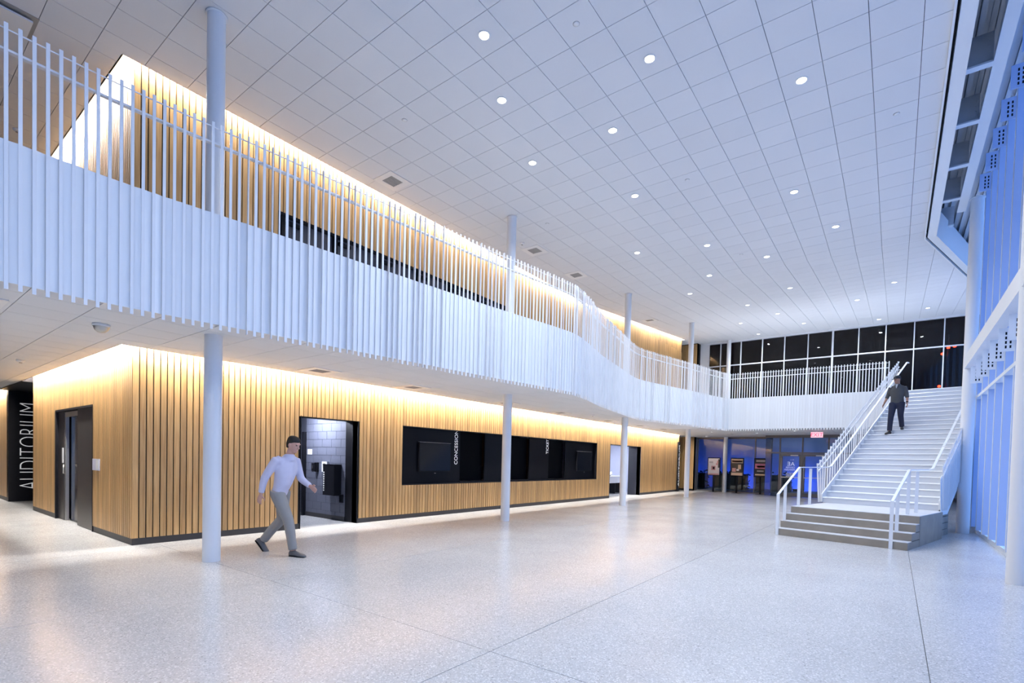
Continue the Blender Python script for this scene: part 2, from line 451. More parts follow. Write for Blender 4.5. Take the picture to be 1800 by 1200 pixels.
# ------------------------------------------------------------------ ceilings
PX, PY_, X00, Y00 = 0.6167, 0.6066, 4.178, -0.116
GAP = 0.0042
def clip(poly, a, b, c):
    """keep a*x+b*y >= c"""
    out = []
    for i in range(len(poly)):
        p = poly[i]; q = poly[(i+1) % len(poly)]
        dp = a*p[0]+b*p[1]-c; dq = a*q[0]+b*q[1]-c
        if dp >= 0: out.append(p)
        if (dp >= 0) != (dq >= 0):
            t = dp/(dp-dq); out.append((p[0]+(q[0]-p[0])*t, p[1]+(q[1]-p[1])*t))
    return out
EDGE_Y = -0.43
KE = math.tan(math.radians(-12.7))
def px_area(poly, zf):
    q = [proj((p[0], p[1], zf(p[0]))) for p in poly]
    if any(t is None for t in q): return 0
    cx = sum(t[0] for t in q)/len(q); cy = sum(t[1] for t in q)/len(q)
    if not (-20 < cx < 1820 and -20 < cy < 1220): return 0
    return abs(sum(q[i][0]*q[(i+1) % len(q)][1]-q[(i+1) % len(q)][0]*q[i][1] for i in range(len(q))))/2
def tile_ceiling(parent, cells, zf, nmax, slope=0.0, hidden=lambda c: False):
    scored = []
    for full, poly in cells:
        cx = sum(p[0] for p in poly)/len(poly); cy = sum(p[1] for p in poly)/len(poly)
        a = 0 if hidden((cx, cy)) else px_area(poly, zf)
        scored.append((a, full, poly, cx, cy))
    scored.sort(key=lambda t: -t[0])
    cache = {}; rest = MB()
    for k, (a, full, poly, cx, cy) in enumerate(scored):
        if k < nmax and a > 0:
            key = ('sq', round(poly[1][0]-poly[0][0], 3)) if full else k
            if key not in cache:
                m = MB(); z = 0.02
                o = [(p[0]-cx, p[1]-cy) for p in poly]
                m.prism(o, 0, 0.02); 
                if slope: m.v = [(p[0], p[1], p[2]+p[0]*slope) for p in m.v]
                cache[key] = m.mesh('ceiling_tile', TILE)
            link('ceiling_tile', cache[key], parent, (cx, cy, zf(cx)))
        else:
            o = len(rest.v); rest.prism(poly, 0, 0.02)
            rest.v[o:] = [(p[0], p[1], p[2]+zf(p[0])) for p in rest.v[o:]]
    if rest.v:
        stuff(part('ceiling_tiles_remaining', rest, TILE, parent))
def grid_cells(x0, x1, y0, y1, ox, oy, px, py, clipper):
    out = []
    i0 = int(math.floor((x0-ox)/px)); i1 = int(math.ceil((x1-ox)/px)); j0 = int(math.floor((y0-oy)/py)); j1 = int(math.ceil((y1-oy)/py))
    for i in range(i0, i1):
        for j in range(j0, j1):
            a, b, c, d = ox+i*px+GAP, ox+(i+1)*px-GAP, oy+j*py+GAP, oy+(j+1)*py-GAP
            p = [(a,c),(b,c),(b,d),(a,d)]
            pieces = [p]
            if a < XW-CO < b and c < YW-CO < d: pieces = [clip(p, 0, -1, -(YW-CO)), clip(p, 0, 1, YW-CO)]
            for p_ in pieces:
                q = clipper(p_)
                if len(q) < 3: continue
                ar = abs(sum(q[k][0]*q[(k+1) % len(q)][1]-q[(k+1) % len(q)][0]*q[k][1] for k in range(len(q))))/2
                if ar < 0.004: continue
                full = abs(ar-(b-a)*(d-c)) < 1e-4
                out.append((full, p if full else q))
    return out
CO = 0.20   # cove slot width
# high ceiling, flat part: backing and tiles
mb = MB(); mb.prism([(-9, EDGE_Y), (XFOLD, EDGE_Y), (XFOLD, YW-CO), (XW-CO, YW-CO), (XW-CO, 27), (-9, 27)], H2+.02, H2+.10)
CU = struct('ceiling_high', mb, DARKGAP)
def clip_hi(p):
    q = clip(p, 0, 1, EDGE_Y); q = clip(q, -1, 0, -XFOLD)
    if not q: return q
    cx = sum(t[0] for t in q)/len(q)
    cy = sum(t[1] for t in q)/len(q)
    if min(t[0] for t in q) > XW-CO: q = clip(q, 0, -1, -(YW-CO))
    elif cy > YW-CO: q = clip(q, -1, 0, -(XW-CO))
    elif cx > XW-CO: q = clip(q, 0, -1, -(YW-CO))
    return q
tile_ceiling(CU, grid_cells(-9, XFOLD+.3, EDGE_Y, 27, X00, Y00, PX, PY_, clip_hi), lambda x: H2, 300)
# far part, rising to the windows
mb = MB(); P = [(XFOLD, EDGE_Y), (XBACK, EDGE_Y+KE*(XBACK-XFOLD)), (XBACK, 14), (XEND, 14), (XEND, YW-CO), (XFOLD, YW-CO)]
mb.prism(P, .02, .10); mb.v = [(p[0], p[1], p[2]+ceil_z(p[0])) for p in mb.v]
CF = struct('ceiling_far', mb, DARKGAP)
def clip_far(p):
    q = clip(p, 1, 0, XFOLD); q = clip(q, -1, 0, -XBACK) if q else q
    if q: q = clip(q, -KE, 1, EDGE_Y-KE*XFOLD)
    if q and sum(t[0] for t in q)/len(q) < XEND: q = clip(q, 0, -1, -(YW-CO))
    return q
tile_ceiling(CF, grid_cells(XFOLD-.3, XBACK, -4, 14, X00, Y00, PX, PY_, clip_far), ceil_z, 240, SL)
# low ceiling
LX0, LY0, LPX, LPY = 1.185, 7.70, 0.6095, 0.6005
low_poly = [p for p in CURVE]+[(XPAR, -3.2), (XBACK, -5.0), (XBACK, 14), (XEND, 14), (XEND, YW-CO), (XW-CO, YW-CO), (XW-CO, 27), (-6, 27)]
mb = MB()
def strip_poly(mb, xs, ylo, yhi, z0, z1):
    for a, b in zip(xs, xs[1:]):
        mb.prism([(a, ylo(a)), (b, ylo(b)), (b, yhi((a+b)/2)), (a, yhi((a+b)/2))], z0, z1)
xs = sorted({-6+.25*i for i in range(123)} | {XW-CO, XPAR, XEND})
xs = [x for x in xs if x <= XPAR+1e-6]
strip_poly(mb, xs, lambda x: curve_y(x)+.03, lambda x: 27 if x < XW-CO else YW-CO, H1+.02, H1+.06)
mb.box(XPAR+.03, XEND, -4.8, YW-CO, H1+.02, H1+.06); mb.box(XEND, XBACK, -4.8, 14, H1+.02, H1+.06)
CL = struct('ceiling_low', mb, DARKGAP)
def clip_low(p):
    q = clip(p, -1, 0, -XBACK)
    if not q: return q
    cx = sum(t[0] for t in q)/len(q)
    if cx < XPAR:
        x0 = min(t[0] for t in q); x1 = max(t[0] for t in q); y0 = curve_y(x0)+.03; y1 = curve_y(x1)+.03
        k = (y1-y0)/(x1-x0); q = clip(q, -k, 1, y0-k*x0)
    else: q = clip(q, 1, 0, XPAR+.03)
    if not q: return q
    cx = sum(t[0] for t in q)/len(q); cy = sum(t[1] for t in q)/len(q)
    if cx > XEND: return q
    if min(t[0] for t in q) > XW-CO: q = clip(q, 0, -1, -(YW-CO))
    elif cy > YW-CO: q = clip(q, -1, 0, -(XW-CO))
    elif cx > XW-CO: q = clip(q, 0, -1, -(YW-CO))
    return q
tile_ceiling(CL, [c for c in grid_cells(-6, XBACK, -4.8, 22, LX0, LY0, LPX, LPY, clip_low)], lambda x: H1, 300)
# cove slots: top cover, lamp strip and the light it gives
def cove(tag_, z, x0, x1, y0, y1, power, zfun=None):
    m = MB()
    m.box(XW-CO, x1, YW-CO-.02, YW-CO, z, z+.34)      # front lip
    m.box(XW-CO-.02, XW-CO, YW-CO, y1, z, z+.34)
    m.box(XW-CO, x1, YW-CO, YW+.03, z+.32, z+.36)     # lid
    m.box(XW-CO, XW+.03, YW, y1, z+.32, z+.36)
    struct('trim_cove_'+tag_, m, WHITE)
def strip_light(name, label, p, q, wall_dir, power_m, zoff=0.0):
    p = Vector(p); q = Vector(q); d = q-p; L = d.length; mid = (p+q)/2
    o = thing(name, label, 'light strip', tuple(mid))
    m = MB(); m.bar(p-mid, q-mid, 0.03, 0.03); part('diffuser', m, STRIP, o)
    n = max(1, int(round(L/4.0)))
    for i in range(n):
        c = p+d*((i+.5)/n)
        l = bpy.data.lights.new('cove_lamp', 'AREA'); l.shape = 'RECTANGLE'; l.size = L/n; l.size_y = 0.07
        l.energy = power_m*L/n; l.color = COVE_COL
        lo = bpy.data.objects.new('cove_lamp', l); COL.objects.link(lo)
        nd = (Vector((0,0,-1))+Vector(wall_dir)*1.3).normalized(); ax = d.normalized(); ay = (-nd).cross(ax)
        lo.matrix_world = Matrix.Translation(c+Vector((0,0,-.025))) @ Matrix((ax, ay, -nd)).transposed().to_4x4()
    return o
cove('low', H1, XW, XEND, YW, 17.65, 1)
strip_light('cove_light', 'long light strip in the cove washing the low slatted wall behind the columns', (XW-.1, YW-.13, H1+.26), (XEND-.1, YW-.13, H1+.26), (0,1,0), P_COVE_LOW)
strip_light('cove_light', 'light strip in the low cove above the black side door', (XW-.13, YW-.1, H1+.26), (XW-.13, 17.6, H1+.26), (1,0,0), P_COVE_LOW)
strip_light('cove_light', 'light strip in the low cove past the black AUDITORIUM portal', (XW-.13, 21.0, H1+.26), (XW-.13, 26.5, H1+.26), (1,0,0), P_COVE_LOW)
mb = MB(); mb.box(XW-CO-.02, XW-CO, 17.65, 27, H1, H1+.34); mb.box(XW-CO, XW+.03, 20.88, 27, H1+.32, H1+.36); struct('trim_cove_low_far', mb, WHITE)
mb = MB(); mb.box(XW-CO, 8, 17.60, 20.90, H1-.01, H1+.40); struct('ceiling_portal', mb, BLACK)
cove('high', H2, XW, XFOLD, YW, 20, 1)
mb = MB()
for i in range(24):
    a = XFOLD+i*.5; z = ceil_z(a+.25); mb.box(a, a+.5, YW-CO-.02, YW-CO, z-.01, z+.34); mb.box(a, a+.5, YW-CO, YW+.03, z+.31, z+.36)
struct('trim_cove_far', mb, WHITE)
strip_light('cove_light', 'light strip in the high cove above the mezzanine doors', (XW-.1, YW-.13, H2+.26), (XFOLD, YW-.13, H2+.26), (0,1,0), P_COVE_UP)
strip_light('cove_light', 'light strip in the high cove on the short side of the upper box', (XW-.13, YW-.1, H2+.26), (XW-.13, 20, H2+.26), (1,0,0), P_COVE_UP)
strip_light('cove_light', 'light strip in the rising cove at the far end of the mezzanine', (XFOLD+.1, YW-.13, H2+.27), (XEND-.1, YW-.13, ceil_z(XEND)+.26), (0,1,0), P_COVE_UP)

# ------------------------------------------------------------------ mezzanine slab
mb = MB()
strip_poly(mb, xs, lambda x: curve_y(x)+.06, lambda x: 27 if x < XW-CO else YW+.02, H1+.40, ZF)
TOPS = S0+(NUP-1)*TREAD
pL = S(TOPS+.02, -0.2); pR = S(TOPS+.02, 2.5)
mb.box(XPAR+.06, XBACK, 0, 14, H1+.40, ZF)
mb.prism([(pL.x, pL.y), (pR.x, pR.y), (XBACK, -5), (XBACK, 0), (XPAR+.06, 0.0)], H1+.06, ZF)
struct('floor_mezzanine', mb, WHITE)

# ------------------------------------------------------------------ columns
def column(x, y, z1, label, r=0.115, z0=0.0):
    o = thing('column', label, 'column', (x, y, z0))
    m = MB(); m.lathe([(r, 0), (r, z1-z0)], 32); part('shaft', m, COLW, o, True)
    m = MB(); m.lathe([(r, 0), (r+.022, 0), (r+.022, .015), (r, .02)], 32); part('ceiling_collar', m, COLW, o, True, (0, 0, z1-z0-.022))
    return o
column(3.22, 7.95, H2, 'white round column by the corner of the slatted wall, beside the walking man', 0.118)
column(10.38, 8.07, H2, 'white round column in front of the black concession counter', 0.118)
column(17.51, 8.06, H2, 'white round column in front of the lit restroom doorway', 0.118)
column(24.68, 8.03, ceil_z(24.68), 'white round column beside the AUDITORIUM end of the slatted wall', 0.118)
column(31.55, 8.03, ceil_z(31.55), 'white round column between two poster stands at the storefront glass', 0.118)
column(17.3, -1.45, 8.5, 'white round column next to the shadowed guard of the stair', 0.135)
column(10.06, -1.46, 8.5, 'white round column at the blue glass facade, away from the stair', 0.135)

# ------------------------------------------------------------------ balustrade of the mezzanine
BAL = thing('balustrade', 'long white curving balustrade of vertical fins along the mezzanine edge', 'balustrade', (0.2, 7.17, ZB))
base = Vector(BAL.location)
path_main = [p for p in CURVE if p[0] > 0.15]
pts = resample(path_main, 0.104)
pts2 = [(XPAR, 6.18-.06-.104*i, -math.pi/2) for i in range(int((6.1-YPAR1)/.104))]
allp = pts+pts2
fin_cache = {}
def fin_mesh(dep, h):
    k = (round(dep,3), round(h,3))
    if k not in fin_cache:
        m = MB()
        if dep > 0: m.box(-.006, .006, -dep, 0.0, 0, h)
        else: m.box(dep/2, -dep/2, -.012, 0.0, 0, h)
        fin_cache[k] = m.mesh('fin', WHITE)
    return fin_cache[k]
rb = random.Random(3)
FIN_TOP, FIN_BOT = 5.80, ZB-.07
for i, (x, y, a) in enumerate(allp):
    # flat bars, some set edge-on and some turned flat to the parapet
    if x < 3.2 or a < -1.5: d = -.032
    else: d = rb.choice((.042, .042, -.018, -.032, -.036))
    o = link('fin', fin_mesh(d, FIN_TOP-FIN_BOT), BAL, Vector((x, y, FIN_BOT))-base, a)
# cladding panels between the fins
for (x0, y0, a0), (x1, y1, a1) in zip(allp, allp[1:]):
    m = MB(); tw = rb.uniform(-.011, .011) if x0 < 3.4 else rb.uniform(-.004, .004)
    n0 = Vector((-math.sin(a0), math.cos(a0))); 
    if abs(a0+math.pi/2) < 1e-6 and abs(a1-a0) > .5: n0 = Vector((1, 0))
    n1 = Vector((-math.sin(a1), math.cos(a1)))
    p0 = Vector((x0, y0))+n0*(.004+tw); p1 = Vector((x1, y1))+n1*(.004-tw)
    m.prism([tuple(p0), tuple(p1), tuple(p1+n1*.02), tuple(p0+n0*.02)], ZB, ZP)
    m.v = [(p[0]-base.x, p[1]-base.y, p[2]-base.z) for p in m.v]
    part('cladding_panel', m, PANEL, BAL)
# rails that tie the fins
def rail(name, P, off, z, wd, ht):
    m = MB()
    q = [Vector((x-math.sin(a)*off, y+math.cos(a)*off, z)) for x, y, a in P]
    for u, v in zip(q, q[1:]): m.bar(u-base, v-base, wd, ht)
    return part(name, m, WHITE, BAL)
rail('top_rail', pts[::2]+[pts[-1]], .008, 5.745, .012, .012)
rail('handrail', pts[::2]+[pts[-1]], .045, 5.555, .055, .022)
rail('top_rail', pts2[::4]+[pts2[-1]], .008, 5.745, .012, .012)
rail('handrail', pts2[::4]+[pts2[-1]], .045, 5.555, .055, .022)
m = MB()   # the run that carries on outside the view
for i in range(60):
    x = 0.2-.104*(i+1)+.05; m.box(x-.006, x+.006, 7.17-.06, 7.17, FIN_BOT, FIN_TOP)
m.box(-6, .19, 7.174, 7.194, ZB, ZP); m.box(-6, .2, 7.2, 7.23, 5.54, 5.57)
m.v = [(p[0]-base.x, p[1]-base.y, p[2]-base.z) for p in m.v]
stuff(part('fins_beyond', m, WHITE, BAL))

# mezzanine doors
for i in range(6):
    x0, x1 = UDOORS[i]
    dd = struct('door_%d' % (i+3), (lambda q: (q.box(x0+.02, x1-.02, YW+.10, YW+.14, ZF, 6.50), q)[1])(MB()), mat('mezz_door%d' % i, (0.045, 0.045, 0.06), 0.4, var=.1))
    bx('door_frame', (x0, x0+.07, YW+.02, YW+.10, ZF, 6.55), BLACK, dd); bx('door_frame', (x1-.02, x1, YW+.02, YW+.10, ZF, 6.55), BLACK, dd)
    bx('closer', (x0+.12, x0+.42, YW+.03, YW+.10, 6.36, 6.43), BLACK, dd)
mb = MB(); mb.box(5.36, 12.84, YW+.01, YW+.18, 6.50, 6.57); struct('trim_mezzanine_doors', mb, BLACK)

# ------------------------------------------------------------------ concrete steps and stair
def sbox(mb, s0, s1, w0, w1, z0, z1, k=0):
    a, b, c, d = S(s0, w0), S(s1, w0), S(s1, w1), S(s0, w1)
    mb.prism([(p.x-SO.x, p.y-SO.y) for p in (d, c, b, a)], z0, z1, k)
ST = thing('concrete_steps', 'broad base of four concrete steps under the white stair', 'steps', tuple(SO))
for i in range(4):
    m = MB(); s1 = 4.2
    sbox(m, i*.285, 2.95, -.03, 2.47, i*R_LO, (i+1)*R_LO-.012, 0); sbox(m, 2.95, s1, -.03, 2.37, i*R_LO, (i+1)*R_LO-.012, 0)
    st = part('step', m, CONC, ST, fix=True)
    m = MB()
    if i == 3: sbox(m, 2.95, S0+.0, -.03, 2.37, 4*R_LO-.012, 4*R_LO)
    sbox(m, i*.285-.004, (i+1)*.285+.01 if i < 3 else 2.95, -.03, 2.47, (i+1)*R_LO-.012, (i+1)*R_LO)
    part('tread', m, CONCT, st, fix=True)
m = MB(); sbox(m, .9, 2.95, 2.47, 2.475, 0, 4*R_LO-.02); part('side_face', m, CONC, ST, fix=True)

RISER = mat('riser_shade', (0.70, 0.73, 0.79), 0.45, var=0.02, scale=3)  # blue-grey shade under the nosings, put into the riser colour
SR = thing('staircase', 'wide white straight stair climbing to the mezzanine', 'staircase', tuple(SO))
WL, WR = -0.12, 2.36
z_l = 4*R_LO
for i in range(NUP):
    m = MB(); s = S0+i*TREAD; z = z_l+R_HI*(i+1)
    prof = [(s-.022, z-.026), (s-.022, z-.020), (s-.004, z), (s+TREAD+.03, z), (s+TREAD+.03, z-.026)]
    n_ = len(prof)
    for wd_ in (WL, WR):
        for ps, pz in prof: q = S(ps, wd_, pz)-SO; m.v.append((q.x, q.y, q.z))
    m.face(range(n_)); m.face([n_+k for k in range(n_)][::-1])
    for k in range(n_): m.face((k, (k+1) % n_, n_+(k+1) % n_, n_+k))
    st = part('tread', m, WHITE, SR, fix=True)
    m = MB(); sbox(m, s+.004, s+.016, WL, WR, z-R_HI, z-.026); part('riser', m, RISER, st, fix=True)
def swall(mb, sw, pts_sz, wd):
    """plate standing in a plane parallel to the stair; pts_sz = outline (s, z)"""
    n = len(pts_sz); o = len(mb.v)
    for k in (0, wd):
        for s, z in pts_sz:
            p = S(s, sw+k, z); mb.v.append((p.x-SO.x, p.y-SO.y, p.z))
    mb.face([o+i for i in range(n)]); mb.face([o+n+i for i in range(n)][::-1])
    for i in range(n): mb.face((o+i, o+(i+1) % n, o+n+(i+1) % n, o+n+i))
def nz(s): return z_l+R_HI+(s-S0)*R_HI/TREAD
for sw in (WL-.03, WR+.0):
    m = MB(); swall(m, sw, [(S0-.05, z_l+.02), (S0-.05, nz(S0)+.08), (TOPS+.1, nz(TOPS)+.08), (TOPS+.1, nz(TOPS)-.42), (S0+.75, z_l+.02)], .03)
    part('stringer', m, WHITE, SR, fix=True)
# fin guards on both sides
def guard(sw, step):
    for i in range(int((TOPS+.25-(S0-.28))/step)):
        s = S0-.28+step*i
        lo = nz(s)-.34 if s > S0+.5 else max(z_l+.01, nz(s)-.30)
        hi = nz(s)+1.06
        lean = max(0.0, (S0+.32-s))*.32
        m = MB(); a = S(s+lean, sw, lo); b = S(s, sw, hi)
        ax = SA*.006; ay = SB*rbs.choice((.012, .02, .02))
        vs = [a-ax-ay, a+ax-ay, a+ax+ay, a-ax+ay, b-ax-ay, b+ax-ay, b+ax+ay, b-ax+ay]
        m.add([p-SO for p in vs], [(0,3,2,1),(4,5,6,7),(0,1,5,4),(1,2,6,5),(2,3,7,6),(3,0,4,7)])
        part('fin', m, WHITE, SR)
    m = MB()
    for off, wdt, ht in ((.98, .012, .03), (.80, .03, .03)):
        m.bar(S(S0-.25, sw, nz(S0-.25)+off)-SO, S(TOPS+.2, sw, nz(TOPS+.2)+off)-SO, wdt, ht)
    part('guard_rail', m, WHITE, SR)
rbs = random.Random(5)
guard(WL-.07, .19)
guard(WR+.09, .104)
# solid cladding behind the right-hand fins
m = MB(); swall(m, WR+.05, [(S0-.12, z_l-.10), (S0-.30, nz(S0)+.60), (TOPS, nz(TOPS)+.72), (TOPS, nz(TOPS)-.34), (S0+.6, z_l-.10)], .012)
part('cladding', m, PANEL, SR, fix=True)


def handrail(label, sw, swy):
    o = thing('handrail', label, 'handrail', tuple(SO))
    P = [S(-.02, sw, 0), S(-.02, sw, .95), S(1.15, sw, 1.585), S(2.98, sw, 1.605), S(S0+.1, sw, 1.64), S(TOPS+.3, sw, nz(TOPS+.3)+.90), S(TOPS+.5, sw, nz(TOPS+.3)+.90)]
    P = [p-SO for p in P]
    m = MB()
    for a, b in zip(P[1:], P[2:]): m.bar(a, b, .05, .022)
    part('rail', m, WHITE, o)
    for s, z0, z1 in ((-.02, 0, .96), (.36, 2*R_LO, 1.16), (1.15, 4*R_LO, 1.56), (1.85, 4*R_LO, 1.56)):
        m = MB(); p = S(s, sw, 0)-SO; m.box(p.x-.011, p.x+.011, p.y-.032, p.y+.032, z0, z1); part('post', m, WHITE, o)
    for k in range(5):
        s = S0+1.0+k*1.4; m = MB(); p = S(s, sw, 0)-SO
        m.bar((p.x, p.y, nz(s)+.88), S(s, sw+swy, nz(s)+.86)-SO, .02, .02); part('bracket', m, WHITE, o)
handrail('white flat handrail on posts along the fin guard that faces the concession wall', 0.02, -.20)
handrail('white flat handrail on posts beside the column and blue glass', 2.20, .22)

# ------------------------------------------------------------------ right-hand facade
mb = MB(); mb.box(-9, XFOLD+.2, YG-.16, YG+.02, 0, .10)
WG = struct('window_1', mb, WHITE)
x = 17.65; first = True
FING = mat('fin_glass', (.43, .54, .80), .25, var=.04, scale=.6)
fm = MB(); fm.box(-.035, .035, 0, .125, .16, 9.2, 0); fm.box(-.012, .012, .125, .137, .16, 9.2, 1); fin_me = fm.mesh('mullion', [FING, WHITE])
xsg = []
while x > -9.2:
    xsg.append(x); x -= 1.03
for i, x in enumerate(xsg):
    link('mullion', fin_me, WG, (x, YG, 0))
pm = MB(); pm.box(-.5, .5, -.02, 0, .10, 3.45); pane_lo = pm.mesh('pane', BLUEG)
pm = MB(); pm.box(-.5, .5, -.02, 0, 3.52, 9.2); pane_hi = pm.mesh('pane', BLUEG)
for x0, x1 in zip(xsg, xsg[1:]):
    for me in (pane_lo, pane_hi): link('pane', me, WG, ((x0+x1)/2, YG, 0))
bx('transom', (-9, 17.7, YG, YG+.15, 3.45, 3.52), WHITE, WG)
# facade continues at an angle behind the stair
mb = MB()
KA = Vector((math.cos(math.radians(-12.7)), math.sin(math.radians(-12.7)), 0)); KN = Vector((-KA.y, KA.x, 0))
G0 = Vector((17.75, YG, 0))
mb.obox(G0+KA*7.3+Vector((0,0,.05)), KA*7.3, KN*.09, Vector((0,0,.05)))
WG2 = struct('window_2', mb, WHITE)
for i in range(14):
    m = MB(); c = G0+KA*(.1+1.03*i)
    m.obox(c+KN*.065+Vector((0,0,4.7)), KA*.035, KN*.065, Vector((0,0,4.6))); part('mullion', m, WHITE, WG2)
    m = MB(); c = G0+KA*(.6+1.03*i)
    m.obox(c-KN*.01+Vector((0,0,4.7)), KA*.5, KN*.01, Vector((0,0,4.6))); part('pane', m, BLUEG, WG2)
m = MB(); m.bar(G0+KN*.08+Vector((0,0,3.48)), G0+KA*14+KN*.08+Vector((0,0,3.48)), .14, .07); part('transom', m, WHITE, WG2)
# beam between the columns and roof beam
o = thing('cross_beam', 'pale box beam running column to column across the blue glass', 'beam', (6, -1.44, 4.2))
m = MB(); m.box(-15, 11.55, -.10, .10, 0, .32); part('web', m, COLW, o)
m = MB(); m.box(11.55, 11.57, -.105, .105, -.005, .325); part('end_plate', m, COLW, o)
# perforated brackets holding the mullions to the beam
rp = [(x, 3.74) for x in xsg[:8]]+[(x, 8.36) for x in xsg[1:10]]
for x, zb in rp:
    o = link('mullion_bracket', None, None, (x, YG+.13, zb)); o.empty_display_size = .1
    if zb < 5: tag(o, 'small perforated white plate tying a facade mullion to the cross beam', 'bracket', 'perforated plates along the cross beam')
    else: tag(o, 'small perforated white plate tying a facade mullion to the roof beam', 'bracket', 'perforated plates along the roof beam')
    m = MB(); m.box(-.006, .006, 0, .22, 0, .42); part('plate', m, WHITE if zb < 5 else FING, o)
    m = MB()
    for zz in (.08, .16, .24, .32):
        for yy in (.06, .12): m.box(-.008, .008, yy-.012, yy+.012, zz-.025, zz+.025)
    part('slot_hole', m, BLACK, o)
o = thing('roof_beam', 'white roof beam on top of the facade columns', 'beam', (4, -1.19, 8.5))
m = MB(); m.box(-13, 14, -.09, .09, 0, .05); part('bottom_flange', m, COLW, o)
m = MB(); m.box(-13, 14, -.02, .02, .05, .60); part('web', m, COLW, o)
m = MB(); m.box(-13, 14, -.09, .09, .60, .64); part('top_flange', m, COLW, o)
# bulkhead that closes the ceiling edge, with its dark slot
def bulk(name, p, q, sgn):
    p = Vector(p); q = Vector(q); d = (q-p).normalized(); nrm = Vector((d.y, -d.x, 0))*sgn
    m = MB(); c = (p+q)/2
    L = (q-p)/2
    m.obox(c+nrm*.015+Vector((0,0,.0)), L, nrm*.015, Vector((0,0,.035)), 0)        # trim
    m.obox(c+nrm*.052+Vector((0,0,.22)), L, nrm*.022, Vector((0,0,.05)), 1)        # dark slot
    m.obox(c+nrm*.165+Vector((0,0,.35)), L, nrm*.092, Vector((0,0,.36)), 0)          # fascia
    ob = struct(name, m, [WHITE, BLACK]); return ob
bulk('trim_ceiling_edge', (-9, EDGE_Y, H2), (XFOLD-.02, EDGE_Y, H2), 1)
bulk('trim_ceiling_edge_far', (XFOLD-.02, EDGE_Y, H2), (25.0, EDGE_Y+KE*7.4, ceil_z(25.0)), 1)
# joists and deck seen in the slot
mb = MB()
for i in range(9): mb.box(-9, 24, -.70-.16*i-.09, -.70-.16*i, 9.05 if i % 2 else 9.10, 9.06 if i % 2 else 9.11)
for i in range(8):
    y = -.70-.16*i; mb.box(-9, 24, y-.01, y+.0, 9.05, 9.11)
mb.box(-9, 24, -2.2, -.5, 9.12, 9.16)
struct('ceiling_deck', mb, DECK)
for i in range(11):
    x = 18.88-1.78*i
    o = link('roof_joist', None, None, (x, -.89, 8.5)); o.empty_display_size = .1
    tag(o, 'short white steel joist between ceiling bulkhead and roof beam', 'joist', 'roof joists in the open slot')
    m = MB(); m.box(-.006, .006, -.21, .20, .03, .55); part('web', m, DECK, o)
    m = MB(); m.box(-.07, .07, -.21, .20, 0, .03); part('bottom_flange', m, WHITE, o)
    m = MB()
    for k in range(4): m.tube((-.014, -.16, .12+.1*k), (.014, -.16, .12+.1*k), .014, n=8)
    part('bolt', m, DECK, o)
mb = MB(); mb.box(-9.2, 34, -6.7, 27.2, 9.42, 9.5); struct('ceiling_roof', mb, DECK)

# ------------------------------------------------------------------ far window wall
mull_y = [9.29, 8.60, 7.455, 6.30, 5.155, 4.005, 2.855, 1.71, .57, -.565, -1.70, -2.83, -3.97, -5.0]
ZT = ceil_z(XBACK)-.10
mb = MB(); mb.box(XBACK-.05, XBACK+.1, -5.1, 9.5, ZF-.9, ZF); mb.box(XBACK-.08, XBACK+.1, -5.1, 9.5, ZT, ZT+.3)
mb.box(XBACK-.05, XBACK+.12, 9.29, 9.95, 3.2, 9.3)
W3 = struct('window_3', mb, WHITE)
for y in mull_y:
    wd = .085 if abs(y-2.855) < .01 else .045
    bx('mullion', (XBACK-.09, XBACK+.03, y-wd/2, y+wd/2, ZF, ZT), WHITE, W3)
for a, b in zip(mull_y, mull_y[1:]):
    bx('transom', (XBACK-.07, XBACK+.03, b+.022, a-.022, 7.555, 7.615), WHITE, W3)
    bx('pane', (XBACK-.01, XBACK+.005, b+.02, a-.02, ZF, 7.555), GDARK, W3)
    bx('pane', (XBACK-.01, XBACK+.005, b+.02, a-.02, 7.615, ZT), GDARK, W3)
# night ground and things outside
mb = MB(); mb.box(34, 140, -80, 80, -.35, -.05); mb.box(-60, 34, -80, -6.8, -.35, -.05)
struct('floor_outside', mb, mat('night_ground', (.03, .03, .035), .9, var=.3, scale=.5))
o = thing('beacon_mast', 'mast with red beacon lamps outside the far window', 'mast', (70, -4.1, -.05))
m = MB(); m.tube((0,0,0), (0,0,16), .12, .08, n=10); part('pole', m, PLINTH, o)
for z, dy in ((14.6, 0), (14.0, .45), (14.7, -.5), (10.6, .6)):
    m = MB(); m.lathe([(0, -.13), (.13, -.06), (.13, .06), (0, .13)], 12, (0, dy, z)); part('beacon_lamp', m, REDL, o, True)

# ------------------------------------------------------------------ storefront under the mezzanine
mb = MB(); mb.box(XBACK-.06, XBACK+.06, 5.62, 9.80, 3.18, H1+.02); mb.box(XBACK-.06, XBACK+.06, 5.62, 9.80, 0, .07)
W4 = struct('window_4', mb, ALU)
sy = [9.78, 8.24, 7.05, 6.25, 5.62]
for y in (9.78, 8.24, 6.48, 5.62):
    bx('mullion', (XBACK-.06, XBACK+.06, y-.03, y+.03, .07, 3.18), ALU, W4)
for a, b in ((9.78, 8.24), (8.24, 6.48), (6.48, 5.62)):
    bx('pane', (XBACK-.006, XBACK+.006, b+.03, a-.03, .07, 3.18), GCLEAR, W4)
mb = MB(); mb.box(31.6, 32.2, 9.78, 9.86, 0, H1); struct('trim_storefront', mb, ALU)
XV = 30.3
mb = MB(); mb.box(XV-.05, XV+.05, -2, 5.63, 3.14, H1+.02); mb.box(XV, XBACK, 5.58, 5.66, 3.14, H1+.02)
mb.box(XV-.04, XV+.04, -2, 5.63, 2.30, 2.38)
W5 = struct('window_5', mb, ALU)
bx('pane', (XV, XBACK-.06, 5.61, 5.622, .02, 3.14), GCLEAR, W5)
